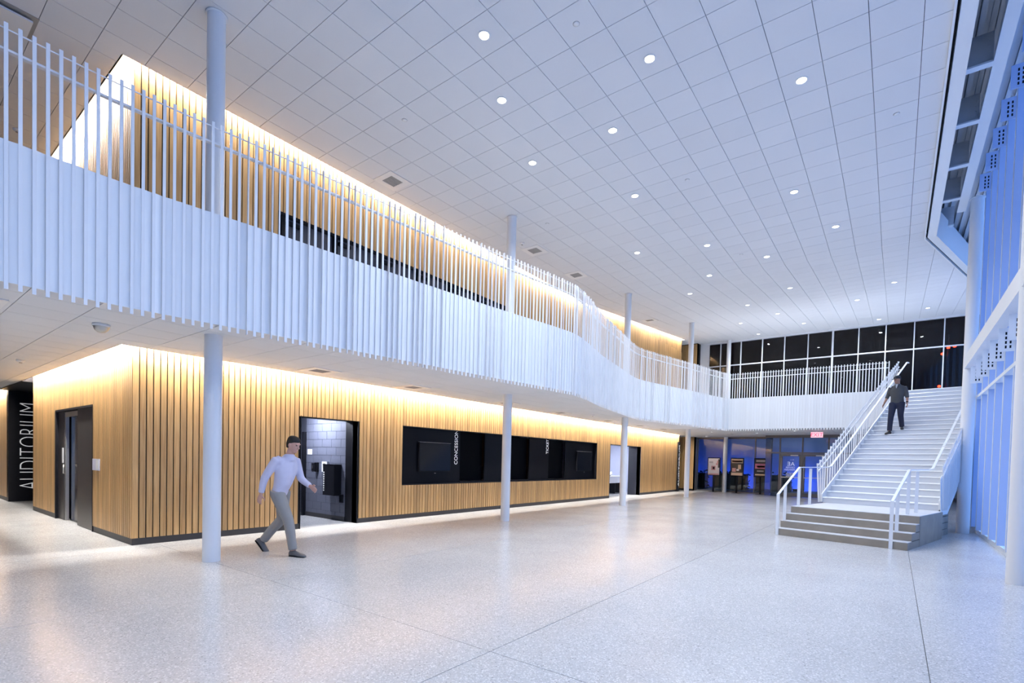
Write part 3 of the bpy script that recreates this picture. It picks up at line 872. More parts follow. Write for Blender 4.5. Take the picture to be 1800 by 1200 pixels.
for y in (4.92, 3.86, 2.70, 1.5): bx('mullion', (XV-.05, XV+.05, y-.035, y+.035, 0, 3.14), ALU, W5)
bx('pane', (XV-.006, XV+.006, 4.955, 5.61, .02, 2.30), GCLEAR, W5)
bx('pane', (XV-.006, XV+.006, 4.955, 5.61, 2.38, 3.14), GCLEAR, W5)
for a, b in ((4.92, 3.86), (3.86, 2.70), (2.70, 1.5)): bx('pane', (XV-.006, XV+.006, b+.035, a-.035, 2.38, 3.14), GCLEAR, W5)
def glass_door(name, y0, y1):
    m = MB(); m.box(XV-.03, XV+.03, y0, y0+.10, .02, 2.29); m.box(XV-.03, XV+.03, y1-.10, y1, .02, 2.29); m.box(XV-.03, XV+.03, y0+.1, y1-.1, 2.17, 2.29); m.box(XV-.03, XV+.03, y0+.1, y1-.1, .02, .22)
    d = struct(name, m, ALU)
    bx('pane', (XV-.006, XV+.006, y0+.1, y1-.1, .22, 2.17), GCLEAR, d)
    bx('push_bar', (XV-.09, XV-.06, y0+.06, y1-.06, 1.02, 1.07), STEEL, d)
    bx('closer', (XV-.09, XV-.035, y0+.15, y0+.50, 2.18, 2.24), STEEL, d)
    m = MB(); m.tube((XV-.08, y1-.05, .25), (XV-.08, y1-.05, 2.1), .018, n=10); part('pull_handle', m, STEEL, d, True)
    return d
D1 = glass_door('door_1', 3.90, 4.88)
D2 = glass_door('door_2', 2.74, 3.82)
# lettering, applied to be read from outside
for txt, size, z, y0 in (('AE', .30, 1.66, 4.20), ('CENTER', .115, 1.53, 4.20), ('PERFORM', .115, 1.41, 4.20), ('W I L', .08, 1.95, 4.24)):
    me, wd = text_mesh(txt, size, .002)
    for v in me.vertices:
        x_, y_, zz = v.co; v.co = (zz, x_, y_)       # runs towards +y when read from outside
    link('lettering', me, D1, (XV-.010, y0, z))
for k, z in enumerate((1.25, 1.17, 1.10, 1.03)):
    bx('fine_print', (XV-.012, XV-.010, 4.22+.02*k, 4.60, z, z+.022), LETTER, D1)
# forecourt outside the doors, washed by blue floodlights
mb = MB(); mb.box(39, 39.3, -4, 26, 0, 4.6); struct('wall_outside', mb, mat('outside_wall', (.42, .44, .48), .8, var=.1, scale=2))
mb = MB(); mb.box(32.1, 39, -5, 22, -.02, -.005); struct('floor_forecourt', mb, mat('forecourt', (.22, .22, .23), .6, var=.15))
for i, (y, z) in enumerate(((13.0, .1), (9.0, .1), (5.0, .1))):
    o = thing('floodlight', 'blue floodlight on the forecourt ground beyond the storefront', 'floodlight', (37.6, y, 0), group='blue floodlights outside')
    bx('housing', (-.12, .12, -.25, .25, 0, .16), BLACK, o)
    area('flood_lamp', (.14, 0, .22), (1, 0, .55), .35, .12, 60, (.015, .09, 1.0), o)
for i in range(3):
    o = thing('hedge_block', 'low dark clipped hedge outside the storefront', 'hedge', (36.2, 6.2+2.6*i, 0), group='hedges on the forecourt')
    m = MB(); rr = random.Random(i)
    for k in range(160):
        c = Vector((rr.uniform(-.4, .4), rr.uniform(-1.1, 1.1), rr.uniform(.05, 1.25)))
        d = Vector((rr.uniform(-1,1), rr.uniform(-1,1), rr.uniform(-1,1))).normalized(); e = d.orthogonal().normalized()
        m.add([c-d*.12, c+e*.07, c+d*.12, c-e*.07], [(0,1,2,3)])
    stuff(part('leaves', m, mat('hedge_leaf%d' % i, (.02, .045, .02), .7, var=.3), o))
    m = MB(); m.box(-.35, .35, -1.0, 1.0, 0, 1.05); part('core', m, PLINTH, o)

# poster stands
def poster_stand(x, y, label, cols, blocks):
    o = thing('poster_stand', label, 'poster stand', (x, y, 0))
    bx('base_plate', (-.20, .20, -.22, .22, 0, .012), BLACK, o)
    bx('post', (-.03, .03, -.045, .045, .012, 1.05), BLACK, o)
    bx('frame', (-.03, .02, -.36, .36, .98, 2.05), BLACK, o)
    ps = bx('poster', (-.036, -.031, -.32, .32, 1.02, 2.00), cols[0], o)
    for (a, b, c, d, k) in blocks: bx('print', (-.040, -.0365, a, b, c, d), cols[k], ps)
    return o
pw = mat('poster_white', (.72, .66, .66), .5, var=.06, scale=9); pk = mat('poster_black', (.02, .018, .02), .4, var=.4, scale=14)
pt = mat('poster_tan', (.66, .50, .36), .5, var=.2, scale=16); pp = mat('poster_pink', (.62, .20, .34), .5, var=.5, scale=12)
pr = mat('poster_rose', (.62, .33, .32), .5, var=.3, scale=10); pg = mat('poster_grey', (.42, .38, .40), .5, var=.3, scale=22)
poster_stand(31.3, 8.59, 'poster stand with a pale poster of a dark-clad figure, near the wood pier', [pw, pk, pr, pg],
    [(-.32,-.24,1.45,1.95,1), (-.25,-.17,1.72,1.86,2), (-.22,-.12,1.60,1.72,2), (-.10,.14,1.30,1.56,2), (-.05,.06,1.36,1.50,1), (.05,.26,1.72,1.82,3), (-.30,.30,1.03,1.10,2)])
poster_stand(31.3, 7.29, 'poster stand with a tan and black poster, beside the storefront column', [pk, pt, pr, pw],
    [(-.31,.31,1.75,1.99,1), (-.28,.28,1.80,1.90,2), (-.31,.31,1.03,1.19,1), (.06,.26,1.24,1.46,2), (-.22,-.06,1.40,1.66,1), (-.12,.02,1.30,1.40,3)])
poster_stand(31.3, 6.02, 'poster stand with a dark poster and pink band, beside the glass entry', [pk, pp, pg, pt],
    [(-.30,.30,1.46,1.74,1), (-.2,.2,1.52,1.62,3), (-.29,.25,1.84,1.95,2), (-.29,.29,1.08,1.15,3), (-.15,.2,1.28,1.36,2)])

# exit sign under the low ceiling
o = thing('exit_sign', 'red glowing EXIT sign hanging from the low ceiling by the entry doors', 'exit sign', (27.0, 2.89, 2.98))
bx('body', (-.03, .03, -.24, .24, 0, .25), PINKS, o)
me, wd = text_mesh('EXIT', .24, .003); me.materials.clear(); me.materials.append(REDS)
for v in me.vertices: x_, y_, zz = v.co; v.co = (zz, -x_, y_)
link('lettering', me, o, (-.035, wd/2, .045))
m = MB(); m.tube((0,0,.25), (0,0,H1-2.98), .012, n=8); part('stem', m, PWHITE, o)

# ------------------------------------------------------------------ doorway with painted block wall
XB = OPEN1[1]
mb = MB(); mb.box(XB, XB+.02, YW+.0, 10.62, 0, 2.42); mb.box(OPEN1[0], XB, YW+.02, 10.62, 2.42, 2.44); mb.box(OPEN1[0]-.02, OPEN1[0], YW+.0, 10.62, 0, 2.44)
struct('trim_doorway_front', mb, BLACK)
mb = MB(); mb.box(XB+.012, XB+.2, 10.62, 12.36, 0, 2.9)
WB = struct('wall_corridor', mb, MORTAR)
bh, bl = .2, .405
for r in range(15):
    y = 10.62 - (bl/2 if r % 2 else 0)
    while y < 12.36:
        a, b = max(y, 10.62)+.004, min(y+bl, 12.36)-.004
        if b-a > .03: bx('block', (XB, XB+.02, a, b, r*bh+.004, min((r+1)*bh, 2.9)-.004), SLATE, WB)
        y += bl
baseboard('baseboard_corridor', [(XB-.008, XB-.001, 10.62, 12.36, 0, .11)])
mb = MB(); mb.box(4.5, XB+.2, 13.4, 13.6, 0, 2.9); mb.box(4.3, 4.5, YW+.2, 13.6, 0, 2.9); mb.box(XB+.3, XB+.5, 12.36, 13.6, 0, 2.9)
struct('wall_corridor_back', mb, SLATE)
mb = MB(); mb.box(4.3, XB+.5, YW+.2, 13.6, 2.85, 2.95); struct('ceiling_corridor', mb, SLATE)
mb = MB(); mb.box(XB-.08, XB+.14, 12.37, 12.45, 0, 2.2); struct('door_9', mb, BLACK)
o = thing('corridor_lamp', 'square lamp on the corridor ceiling above the painted blocks', 'ceiling lamp', (6.7, 11.5, 2.79))
bx('housing', (-.2, .2, -.3, .3, .02, .06), PWHITE, o); bx('diffuser', (-.18, .18, -.28, .28, 0, .02), mat('dim_lens', (1,1,1), .4, emit=(.8,.86,1.0), estr=2.0, var=.01), o)
area('corridor_light', (0, 0, -.01), (.35, 0, -1), .36, .5, 170, (.78, .84, 1.0), o)
def wall_item(name, label, cat, y, z, dy, dz, d, m_, extra=None):
    o = thing(name, label, cat, (XB, y, z))
    bx('plate', (-d, -.001, -dy/2, dy/2, -dz/2, dz/2), m_, o)
    if extra: extra(o)
    return o
wall_item('paper_notice', 'small pale notice on the painted block wall', 'sign', 12.18, 1.68, .20, .14, .01, PWHITE, lambda o: bx('print', (-.013, -.0102, -.06, .06, -.04, .03), CARD, o))
wall_item('switch_plate', 'flat black wall plate nearest the dark door on the block wall', 'switch', 12.03, 1.29, .12, .20, .015, BLACK, lambda o: bx('switch', (-.022, -.0155, -.02, .02, -.04, .04), PLINTH, o))
wall_item('wall_phone', 'narrow black wall handset next to a black plate on the block wall', 'phone', 11.82, 1.29, .12, .24, .05, BLACK, lambda o: bx('handset', (-.08, -.051, -.03, .03, -.11, .11), SCREEN, o))
wall_item('control_box', 'small silver control box beside the tall black dispenser', 'control box', 11.43, 1.31, .22, .26, .06, PWHITE, lambda o: bx('keypad', (-.068, -.061, -.05, .05, -.03, .09), STEEL, o))
o = thing('wall_dispenser', 'tall black wall box with tiny white markings on the block wall', 'dispenser', (XB, 11.02, .62))
bx('case', (-.20, -.001, -.24, .24, 0, .74), BLACK, o); bx('lid', (-.205, -.001, -.245, .245, .74, .76), SCREEN, o)
mk = o
for k in range(9): bx('marking', (-.203, -.2005, .18, .215, .10+.055*k, .135+.055*k), LETTER, mk)
wall_item('outlet_box', 'little black outlet below the tall dispenser', 'outlet', 10.74, .55, .12, .20, .04, BLACK, lambda o: bx('cover', (-.046, -.041, -.04, .04, -.07, .07), SCREEN, o))

# ------------------------------------------------------------------ restroom doorway
mb = MB(); mb.box(OPEN2[1], OPEN2[1]+.02, YW, 10.80, 0, 2.42); mb.box(OPEN2[0], OPEN2[1], YW+.02, 10.80, 2.42, 2.44); mb.box(OPEN2[0]-.02, OPEN2[0], YW, 10.80, 0, 2.44)
struct('trim_doorway_restroom', mb, mat('jamb_slate', (.035, .036, .05), .45, var=.1))
RW = mat('restroom_tile', (.60, .63, .78), .35, var=.06, scale=6)
mb = MB(); mb.box(20.0, 27.4, 13.2, 13.3, 0, 2.9); mb.box(26.0, 26.1, 10.8, 13.3, 0, 2.9); mb.box(20.0, 20.1, YW+.2, 13.3, 0, 2.9); mb.box(OPEN2[1]+.02, 26.1, 10.70, 10.8, 0, 2.9)
struct('wall_restroom', mb, RW)
mb = MB(); mb.box(20, 27.4, YW+.2, 13.3, 2.85, 2.95); struct('ceiling_restroom', mb, PWHITE)
o = thing('restroom_lamp', 'lamp panel on the restroom ceiling', 'ceiling lamp', (23.3, 11.9, 2.80))
bx('housing', (-.6, .6, -.16, .16, .02, .05), PWHITE, o); bx('diffuser', (-.58, .58, -.14, .14, 0, .02), LENS, o)
area('restroom_light', (0, 0, -.01), (0, 0, -1), 1.1, .26, 110, (.85, .9, 1.0), o)
o = thing('washbasin_counter', 'white washbasin counter on dark legs seen through the restroom doorway', 'washbasin', (23.4, 11.75, 0))
bx('counter_top', (-.25, 1.6, -.3, .3, .82, .90), PWHITE, o)
bx('apron', (-.25, 1.6, -.3, -.27, .55, .82), PWHITE, o)
for x in (-.15, .75, 1.5): bx('leg', (x-.03, x+.03, -.2, .25, 0, .82), BLACK, o)
m = MB(); m.lathe([(0, .0), (.12, .0), (.2, .06), (.22, .10), (.2, .10), (.1, .03), (0, .03)], 20, (.3, 0, .90)); part('basin', m, PWHITE, o, True)
m = MB(); m.tube((.3, .22, .9), (.3, .22, 1.12), .015, n=8); m.tube((.3, .22, 1.12), (.3, .08, 1.12), .012, n=8); part('tap', m, STEEL, o, True)
o = thing('soap_dispenser', 'small white soap dispenser above the restroom counter', 'dispenser', (24.25, 11.85, .902))
m = MB(); m.lathe([(.05, 0), (.055, .18), (.03, .22), (0, .22)], 16); part('bottle', m, PWHITE, o, True); m = MB(); m.tube((0,0,.22), (0,0,.28), .012, n=8); part('pump', m, STEEL, o)

# ------------------------------------------------------------------ concession / ticket front
CX0, CX1, CZ0, CZ1 = CONCE
DP = .14
o = thing('concession_front', 'long black recessed concession and ticket front in the slatted wall', 'counter', (CX0, YW, CZ0))
def cb(name, b, m_): return bx(name, (b[0]-CX0, b[1]-CX0, b[2], b[3], b[4]-CZ0, b[5]-CZ0), m_, o)
for b in ((CX0, CX1, 0, DP, CZ1-.02, CZ1), (CX0, CX1, 0, DP, CZ0, CZ0+.02), (CX0, CX0+.02, 0, DP, CZ0, CZ1), (CX1-.02, CX1, 0, DP, CZ0, CZ1)): cb('frame', b, BLACK)
PANELM = mat('counter_panel', (.005, .005, .007), .35, var=.15, spec=.12)
shut = [(10.96, 12.09), (13.45, 14.51), (15.76, 16.94)]
xp = CX0+.02
for a, b in shut+[(CX1-.02, None)]:
    cb('back_panel', (xp, a, DP-.02, DP+.02, CZ0+.02, CZ1-.02), PANELM); xp = b
SH = mat('shutter_black', (.002, .002, .003), .6, var=.2, spec=.05)
for a, b in shut:
    cb('shutter', (a, b, DP+.10, DP+.13, CZ0+.06, CZ1-.02), SH)
    cb('ledge', (a, b, DP-.05, DP+.13, CZ0+.02, CZ0+.06), PANELM)
def vtext(parent, txt, length, x, y, z, cap, ext=.003, thin=0.0):
    me, wd = text_mesh(txt, 1.0, ext, thin=thin)
    hs = [v.co.y for v in me.vertices]; ch = max(hs)
    for v in me.vertices:
        a, b, c = v.co; v.co = (-(b/ch)*cap, -c, a*length/wd)
    return link('lettering', me, parent, (x, y, z))
vtext(o, 'CONCESSION', .99, 10.85-CX0, DP-.024, 1.43-CZ0, .13, thin=-.008)
vtext(o, 'CONCESSION', .96, 13.36-CX0, DP-.024, 1.43-CZ0, .15, thin=-.008)
vtext(o, 'TICKET', .53, 15.73-CX0, DP-.024, 1.86-CZ0, .15)
for (a, b, lab) in ((9.30, 10.50, 'flat black screen mounted near the doorway end of the concession front'), (17.78, 19.0, 'flat black screen mounted near the restroom end of the concession front')):
    t = thing('wall_screen', lab, 'screen', ((a+b)/2, YW+DP-.03, 1.62)); hw = (b-a)/2
    bx('bezel', (-hw, hw, -.06, 0, -.40, .40), BLACK, t); bx('display', (-hw+.02, hw-.02, -.064, -.0605, -.375, .38), SCREEN, t)
    bx('top_edge', (-hw, hw, -.06, 0, .4005, .408), GRILLE, t)
    m = MB(); m.lathe([(0, 0), (.018, 0), (.018, .01), (0, .01)], 10, (0, -.05, -.45)); part('sensor', m, GRILLE, t)

# ------------------------------------------------------------------ black door in the short return
y0, y1, _, zt = LD
mb = MB()
for b in ((XW-.004, XW+.20, y0-.02, y0+.02, 0, zt), (XW-.004, XW+.20, y1-.02, y1+.02, 0, zt), (XW-.004, XW+.20, y0, y1, zt-.02, zt+.02)): mb.box(*b)
DS = struct('trim_side_door', mb, BLACK)
DKB = mat('door_brown_black', (.030, .026, .026), .38, var=.12)
bx('door_panel', (XW+.03, XW+.07, y0+.02, 13.58, .01, zt-.02), DKB, DS)
bx('side_panel', (XW+.05, XW+.09, 14.75, y1-.02, .01, zt-.02), DKB, DS)
mb = MB()
for b in ((XW+.05, XW+.12, 13.58, 13.66, 0, zt-.04), (XW+.06, XW+.12, 14.68, 14.75, 0, zt-.04), (XW+.06, XW+.12, 13.66, 14.68, zt-.14, zt-.04)): mb.box(*b)
D10 = struct('door_10', mb, STEEL)
bx('pane', (XW+.14, XW+.16, 13.66, 14.68, .02, zt-.14), SCREEN, D10)
bx('notice', (XW+.134, XW+.139, 13.70, 13.86, 1.78, 1.93), CARD, D10); bx('notice', (XW+.134, XW+.139, 13.70, 13.92, 1.36, 1.64), CARD, D10)
bx('lock_plate', (XW+.04, XW+.048, 14.78, 14.90, 1.28, 1.62), PWHITE, D10)
m = MB(); m.tube((XW+.03, 14.72, 1.05), (XW+.03, 14.72, 1.25), .014, n=8); part('pull_handle', m, STEEL, D10, True)
mb = MB(); mb.box(XW+.2, XW+.25, 12, 15.6, 0, 2.6); struct('wall_side_inner', mb, BLACKW)
o = thing('card_holder', 'clear card holder with a printed card on the wood beside the black side door', 'sign', (XW, 12.12, 1.31))
bx('backing', (-.012, -.001, -.22, .22, -.11, .11), CARD, o)
bx('card', (-.016, -.0125, -.18, -.02, -.09, .09), PWHITE, o)
# auditorium lettering
o = thing('auditorium_sign', 'white vertical AUDITORIUM lettering on the black portal wall past the side door', 'sign', (3.35, 20.875, .34))
me = vtext(o, 'AUDITORIUM', 2.60, 0.19, -.004, 0, .44, thin=-.022)
o = thing('projecting_sign', 'narrow black blade with white AUDITORIUM lettering at the far end of the slatted wall', 'sign', (XEND-.20, YW, 0))
bx('blade', (-.10, .10, -.10, -.012, .01, 2.90), BLACK, o)
vtext(o, 'AUDITORIUM', 2.40, .075, -.104, .30, .15)

# ------------------------------------------------------------------ ceiling fixtures
lamp_me = {}
def downlight(x, y, z, label, group, slope=0.0, power=P_DOWN, r=.075, lens=None):
    o = link('downlight', None, None, (x, y, z)); o.empty_display_size = .1
    tag(o, label, 'downlight', group)
    o.rotation_euler = (0, -math.atan(slope), 0)
    if r not in lamp_me:
        a = MB(); a.lathe([(r, -.001), (r+.018, -.001), (r+.018, -.008), (r, -.010), (r-.005, -.001)], 28)
        b = MB(); b.lathe([(0, -.004), (r-.004, -.004)], 28)
        lamp_me[r] = (a.mesh('trim_ring', PWHITE), b.mesh('lens', LENS))
    link('trim_ring', lamp_me[r][0], o); link('lens', lamp_me[r][1], o)
    if power > 0:
        area('downlight_lamp', (0, 0, -.014), (0, 0, -1), r*1.7, r*1.7, power, DOWN_COL, o, spread=math.radians(150), shape='DISK')
    return o
HI = [(851,62),(1142,103),(1409,141),(882,176),(1077,229),(936,286),(1116,344),(1396,337),(1469,398),(1120,444),(1243,431),(1348,451),(1247,484)]
for u, v in HI:
    p = onz(u, v, H2); downlight(p.x, p.y, H2, 'round downlight glowing in the flat part of the high tile ceiling', 'downlights in the flat high ceiling')
FAR = [(1213,516),(1389,506),(1314,536),(1572,496),(1507,527),(1367,551),(1302,568),(1545,561),(1631,541),(1333,587),(1413,568)]
for u, v in FAR:
    r = px_ray(u, v); k = (H2-SL*XFOLD-CZ)/(r.z-SL*r.x); p = C0+r*k
    downlight(p.x, p.y, p.z, 'round downlight glowing in the rising ceiling near the far windows', 'downlights in the rising ceiling', SL, power=P_DOWN*1.4)
for (x, y) in ((3.86,1.41),(1.4,2.6),(-1.0,1.4),(-3.4,2.6),(-5.8,1.4)):
    downlight(x, y, H2, 'round downlight in the high ceiling over the open end of the lobby', 'downlights over the open lobby end')
for (x, y) in ((-.6, 8.9), (-.6, 11.9), (-.6, 14.9), (-3.0, 10.4), (-3.0, 13.4)):  # unseen lamps, added to brighten the floor on the left
    downlight(x, y, H1, 'small added downlight, out of view, in the low ceiling outside the AUDITORIUM portal', 'added downlights outside the portal', power=26, r=.06)
for u, v in ((1251,759),(1330.8,760.7),(1397,757),(1242,767)):
    p = onz(u, v, H1); downlight(p.x, p.y, H1, 'small downlight in the low ceiling by the storefront', 'downlights by the storefront', power=14, r=.06)

def diffuser(x, y, z, label, group, sx=.30, sy=.30, slope=0.0, drop=.0):
    o = link('air_diffuser', None, None, (x, y, z)); o.empty_display_size = .1; tag(o, label, 'air diffuser', group)
    o.rotation_euler = (0, -math.atan(slope), 0)
    m = MB()
    for b in ((-sx, sx, -sy, -sy*.55), (-sx, sx, sy*.55, sy), (-sx, -sx*.55, -sy*.55, sy*.55), (sx*.55, sx, -sy*.55, sy*.55)): m.box(*b, -.014-drop, 0)
    part('frame', m, PWHITE, o)
    m = MB(); m.box(-sx*.55, sx*.55, -sy*.55, sy*.55, -.004, 0); part('throat', m, GRILLE, o)
    for k in range(7):
        yy = -sy*.5+sy*k/6.0; m = MB(); m.box(-sx*.55, sx*.55, yy-.006, yy+.006, -.013, -.004); part('slat', m, GRILLE, o)
    return o
for u, v in ((690,318),(940,440),(1013,483)):
    p = onz(u, v, H2); diffuser(p.x, p.y, H2, 'square air diffuser in the high ceiling above the mezzanine', 'square diffusers above the mezzanine')
diffuser(22.59, 9.3, ceil_z(22.59), 'square air diffuser in the high ceiling above the mezzanine', 'square diffusers above the mezzanine', slope=SL)
for u, v in ((562,651),(727,680),(890,708),(985,725),(1070,739),(1125,748),(1166,754)):
    p = onz(u, v, H1); diffuser(p.x, p.y, H1, 'flat square air diffuser in the low ceiling along the slatted wall', 'diffusers along the slatted wall')
diffuser(28.3, 6.9, H1, 'flat air diffuser in the low ceiling near the storefront', None, .3, .15)
diffuser(1.13-.3, 8.5, H1, 'flat air diffuser in the low ceiling under the outer end of the balustrade', None)
o = thing('plaque_diffuser', 'square flush diffuser with a raised centre plate in the high ceiling past the balustrade', 'air diffuser', (1.42, 10.46, H2))
bx('frame', (-.30, .30, -.30, .30, -.006, 0), GRILLE, o); bx('centre_plate', (-.24, .24, -.24, .24, -.07, -.045), PWHITE, o)
bx('neck', (-.18, .18, -.18, .18, -.045, -.006), BLACK, o)
def detector(x, y, z, label, cat='smoke detector', r=.065, dome=False, group=None):
    o = thing('smoke_detector' if not dome else 'dome_camera', label, cat, (x, y, z), group=group)
    m = MB(); m.lathe([(0, 0), (r, 0), (r, -.02), (r*.7, -.045), (0, -.05)] if not dome else [(0, 0), (r, 0), (r, -.03), (r*.95, -.035)], 24); part('housing', m, PWHITE, o, True)
    m = MB(); m.lathe([(r*.4, -.05), (r*.35, -.06), (0, -.062)] if not dome else [(r*.9, -.035), (r*.75, -.08), (r*.4, -.11), (0, -.12)], 24); part('dome' if dome else 'sensor', m, GRILLE if not dome else STEEL, o, True)
detector(2.08, 8.62, H1, 'dome camera under the low ceiling beside the first fins of the balustrade', 'camera', .10, True)
detector(2.02, 13.5, H1, 'round smoke detector on the low ceiling outside the black side door')
detector(16.2, 8.7, H1, 'round smoke detector on the low ceiling between slatted wall and curved balustrade')
detector(2.04, 13.97, H2, 'round smoke detector on the high ceiling beside the upper box')
detector(11.77, 8.76, H2, 'round smoke detector on the high ceiling beside a square diffuser')
for u, v in ((1013,42),(711,211),(1208,316),(1576,200),(962,393),(1303,447)):
    p = onz(u, v, H2)
    o = thing('sprinkler_cap', 'small flat sprinkler cap on the high tile ceiling', 'sprinkler', (p.x, p.y, H2), group='sprinkler caps')
    m = MB(); m.lathe([(0, -.008), (.038, -.008), (.042, -.003), (.042, 0)], 20); part('cover', m, PWHITE, o, True)
    m = MB(); m.lathe([(.046, -.003), (.05, -.001), (.05, 0)], 20); part('ring', m, GRILLE, o, True)

# ------------------------------------------------------------------ people
def ring_loft(mb, rings, n=16):
    """rings: (centre, u-axis*ru, v-axis*rv); closed at both ends"""
    o = len(mb.v)
    for c, u, v in rings:
        for i in range(n):
            t = 2*math.pi*i/n; mb.v.append(tuple(Vector(c)+Vector(u)*math.cos(t)+Vector(v)*math.sin(t)))
    for a in range(len(rings)-1):
        for i in range(n):
            j = (i+1) % n; mb.face((o+a*n+i, o+a*n+j, o+(a+1)*n+j, o+(a+1)*n+i))
    mb.face([o+i for i in range(n)][::-1]); mb.face([o+(len(rings)-1)*n+i for i in range(n)])
def limb(mb, pts, rad, n=14, flat=1.0):
    """smooth tapering limb through the joints"""
    P = []; Rr = []
    for i in range(len(pts)-1):
        p0 = Vector(pts[max(i-1,0)]); p1 = Vector(pts[i]); p2 = Vector(pts[i+1]); p3 = Vector(pts[min(i+2,len(pts)-1)])
        for k in range(5):
            t = k/5
            P.append(0.5*((2*p1)+(p2-p0)*t+(2*p0-5*p1+4*p2-p3)*t*t+(3*p1-p0-3*p2+p3)*t**3)*0.5 + (p1+(p2-p1)*t)*0.5)
            Rr.append(rad[i]+(rad[i+1]-rad[i])*t)
    P.append(Vector(pts[-1])); Rr.append(rad[-1])
    rings = []
    for i, p in enumerate(P):
        d = (P[min(i+1,len(P)-1)]-P[max(i-1,0)]).normalized()
        u = d.cross(Vector((0,1,0)))
        if u.length < .1: u = d.cross(Vector((1,0,0)))
        u.normalize(); v = d.cross(u).normalized()
        rings.append((p, u*Rr[i], v*Rr[i]*flat))
    ring_loft(mb, rings, n)
def blob(mb, c, rx, ry, rz, fx=Vector((1,0,0)), fy=Vector((0,1,0)), fz=Vector((0,0,1)), n=14, m=8):
    rings = []
    for k in range(m+1):
        t = -math.pi/2+math.pi*(k+.15*(1 if k == 0 else 0)-.15*(1 if k == m else 0))/m
        rings.append((Vector(c)+fz*rz*math.sin(t), fx*rx*math.cos(t), fy*ry*math.cos(t)))
    ring_loft(mb, rings, n)
def fuse(mb, name, m_, voxel, iters=4):
    me = mb.mesh('tmp', m_); to = bpy.data.objects.new('tmp', me); COL.objects.link(to)
    r = to.modifiers.new('r', 'REMESH'); r.mode = 'VOXEL'; r.voxel_size = voxel; r.use_smooth_shade = True
    s_ = to.modifiers.new('s', 'SMOOTH'); s_.factor = .5; s_.iterations = iters
    dg = bpy.context.evaluated_depsgraph_get(); dg.update()
    out = bpy.data.meshes.new_from_object(to.evaluated_get(dg)); out.name = name
    bpy.data.objects.remove(to)
    out.materials.clear(); out.materials.append(m_)
    for p in out.polygons: p.use_smooth = True
    return out
def hand(mb, wrist, d, side, nrm, curl=1.0):
    """palm, four fingers of unequal length and a thumb leaving the side of the palm"""
    wrist = Vector(wrist); d = Vector(d).normalized(); nrm = Vector(nrm); nrm = (nrm-d*nrm.dot(d)).normalized(); side = Vector(side); side = (side-d*side.dot(d)-nrm*side.dot(nrm)).normalized()
    ring_loft(mb, [(wrist-d*.02, side*.027, nrm*.020), (wrist+d*.02, side*.033, nrm*.019), (wrist+d*.06, side*.041, nrm*.017), (wrist+d*.092, side*.040, nrm*.014), (wrist+d*.10, side*.034, nrm*.010)], 14)
    for k, L in enumerate((.072, .082, .077, .060)):
        p = wrist+d*.092+side*(.030-.020*k); ang = 0.0; pts = [p-d*.015, p]; 
        for seg, a in ((.45, .30), (.30, .55), (.25, .55)):
            ang += a*curl; p = p+(d*math.cos(ang)+nrm*math.sin(ang))*L*seg; pts.append(p)
        limb(mb, pts, [.0085, .0088, .0082, .0075, .006], 8)
    p = wrist+d*.025+side*.028; q = p+(d*.55+side*.75+nrm*.3).normalized()*.040; e = q+(d*.9+side*.25+nrm*.4).normalized()*.030; f = e+(d*.95+nrm*.5).normalized()*.022
    limb(mb, [p-side*.01, p, q, e, f], [.012, .012, .0105, .0095, .007], 8)

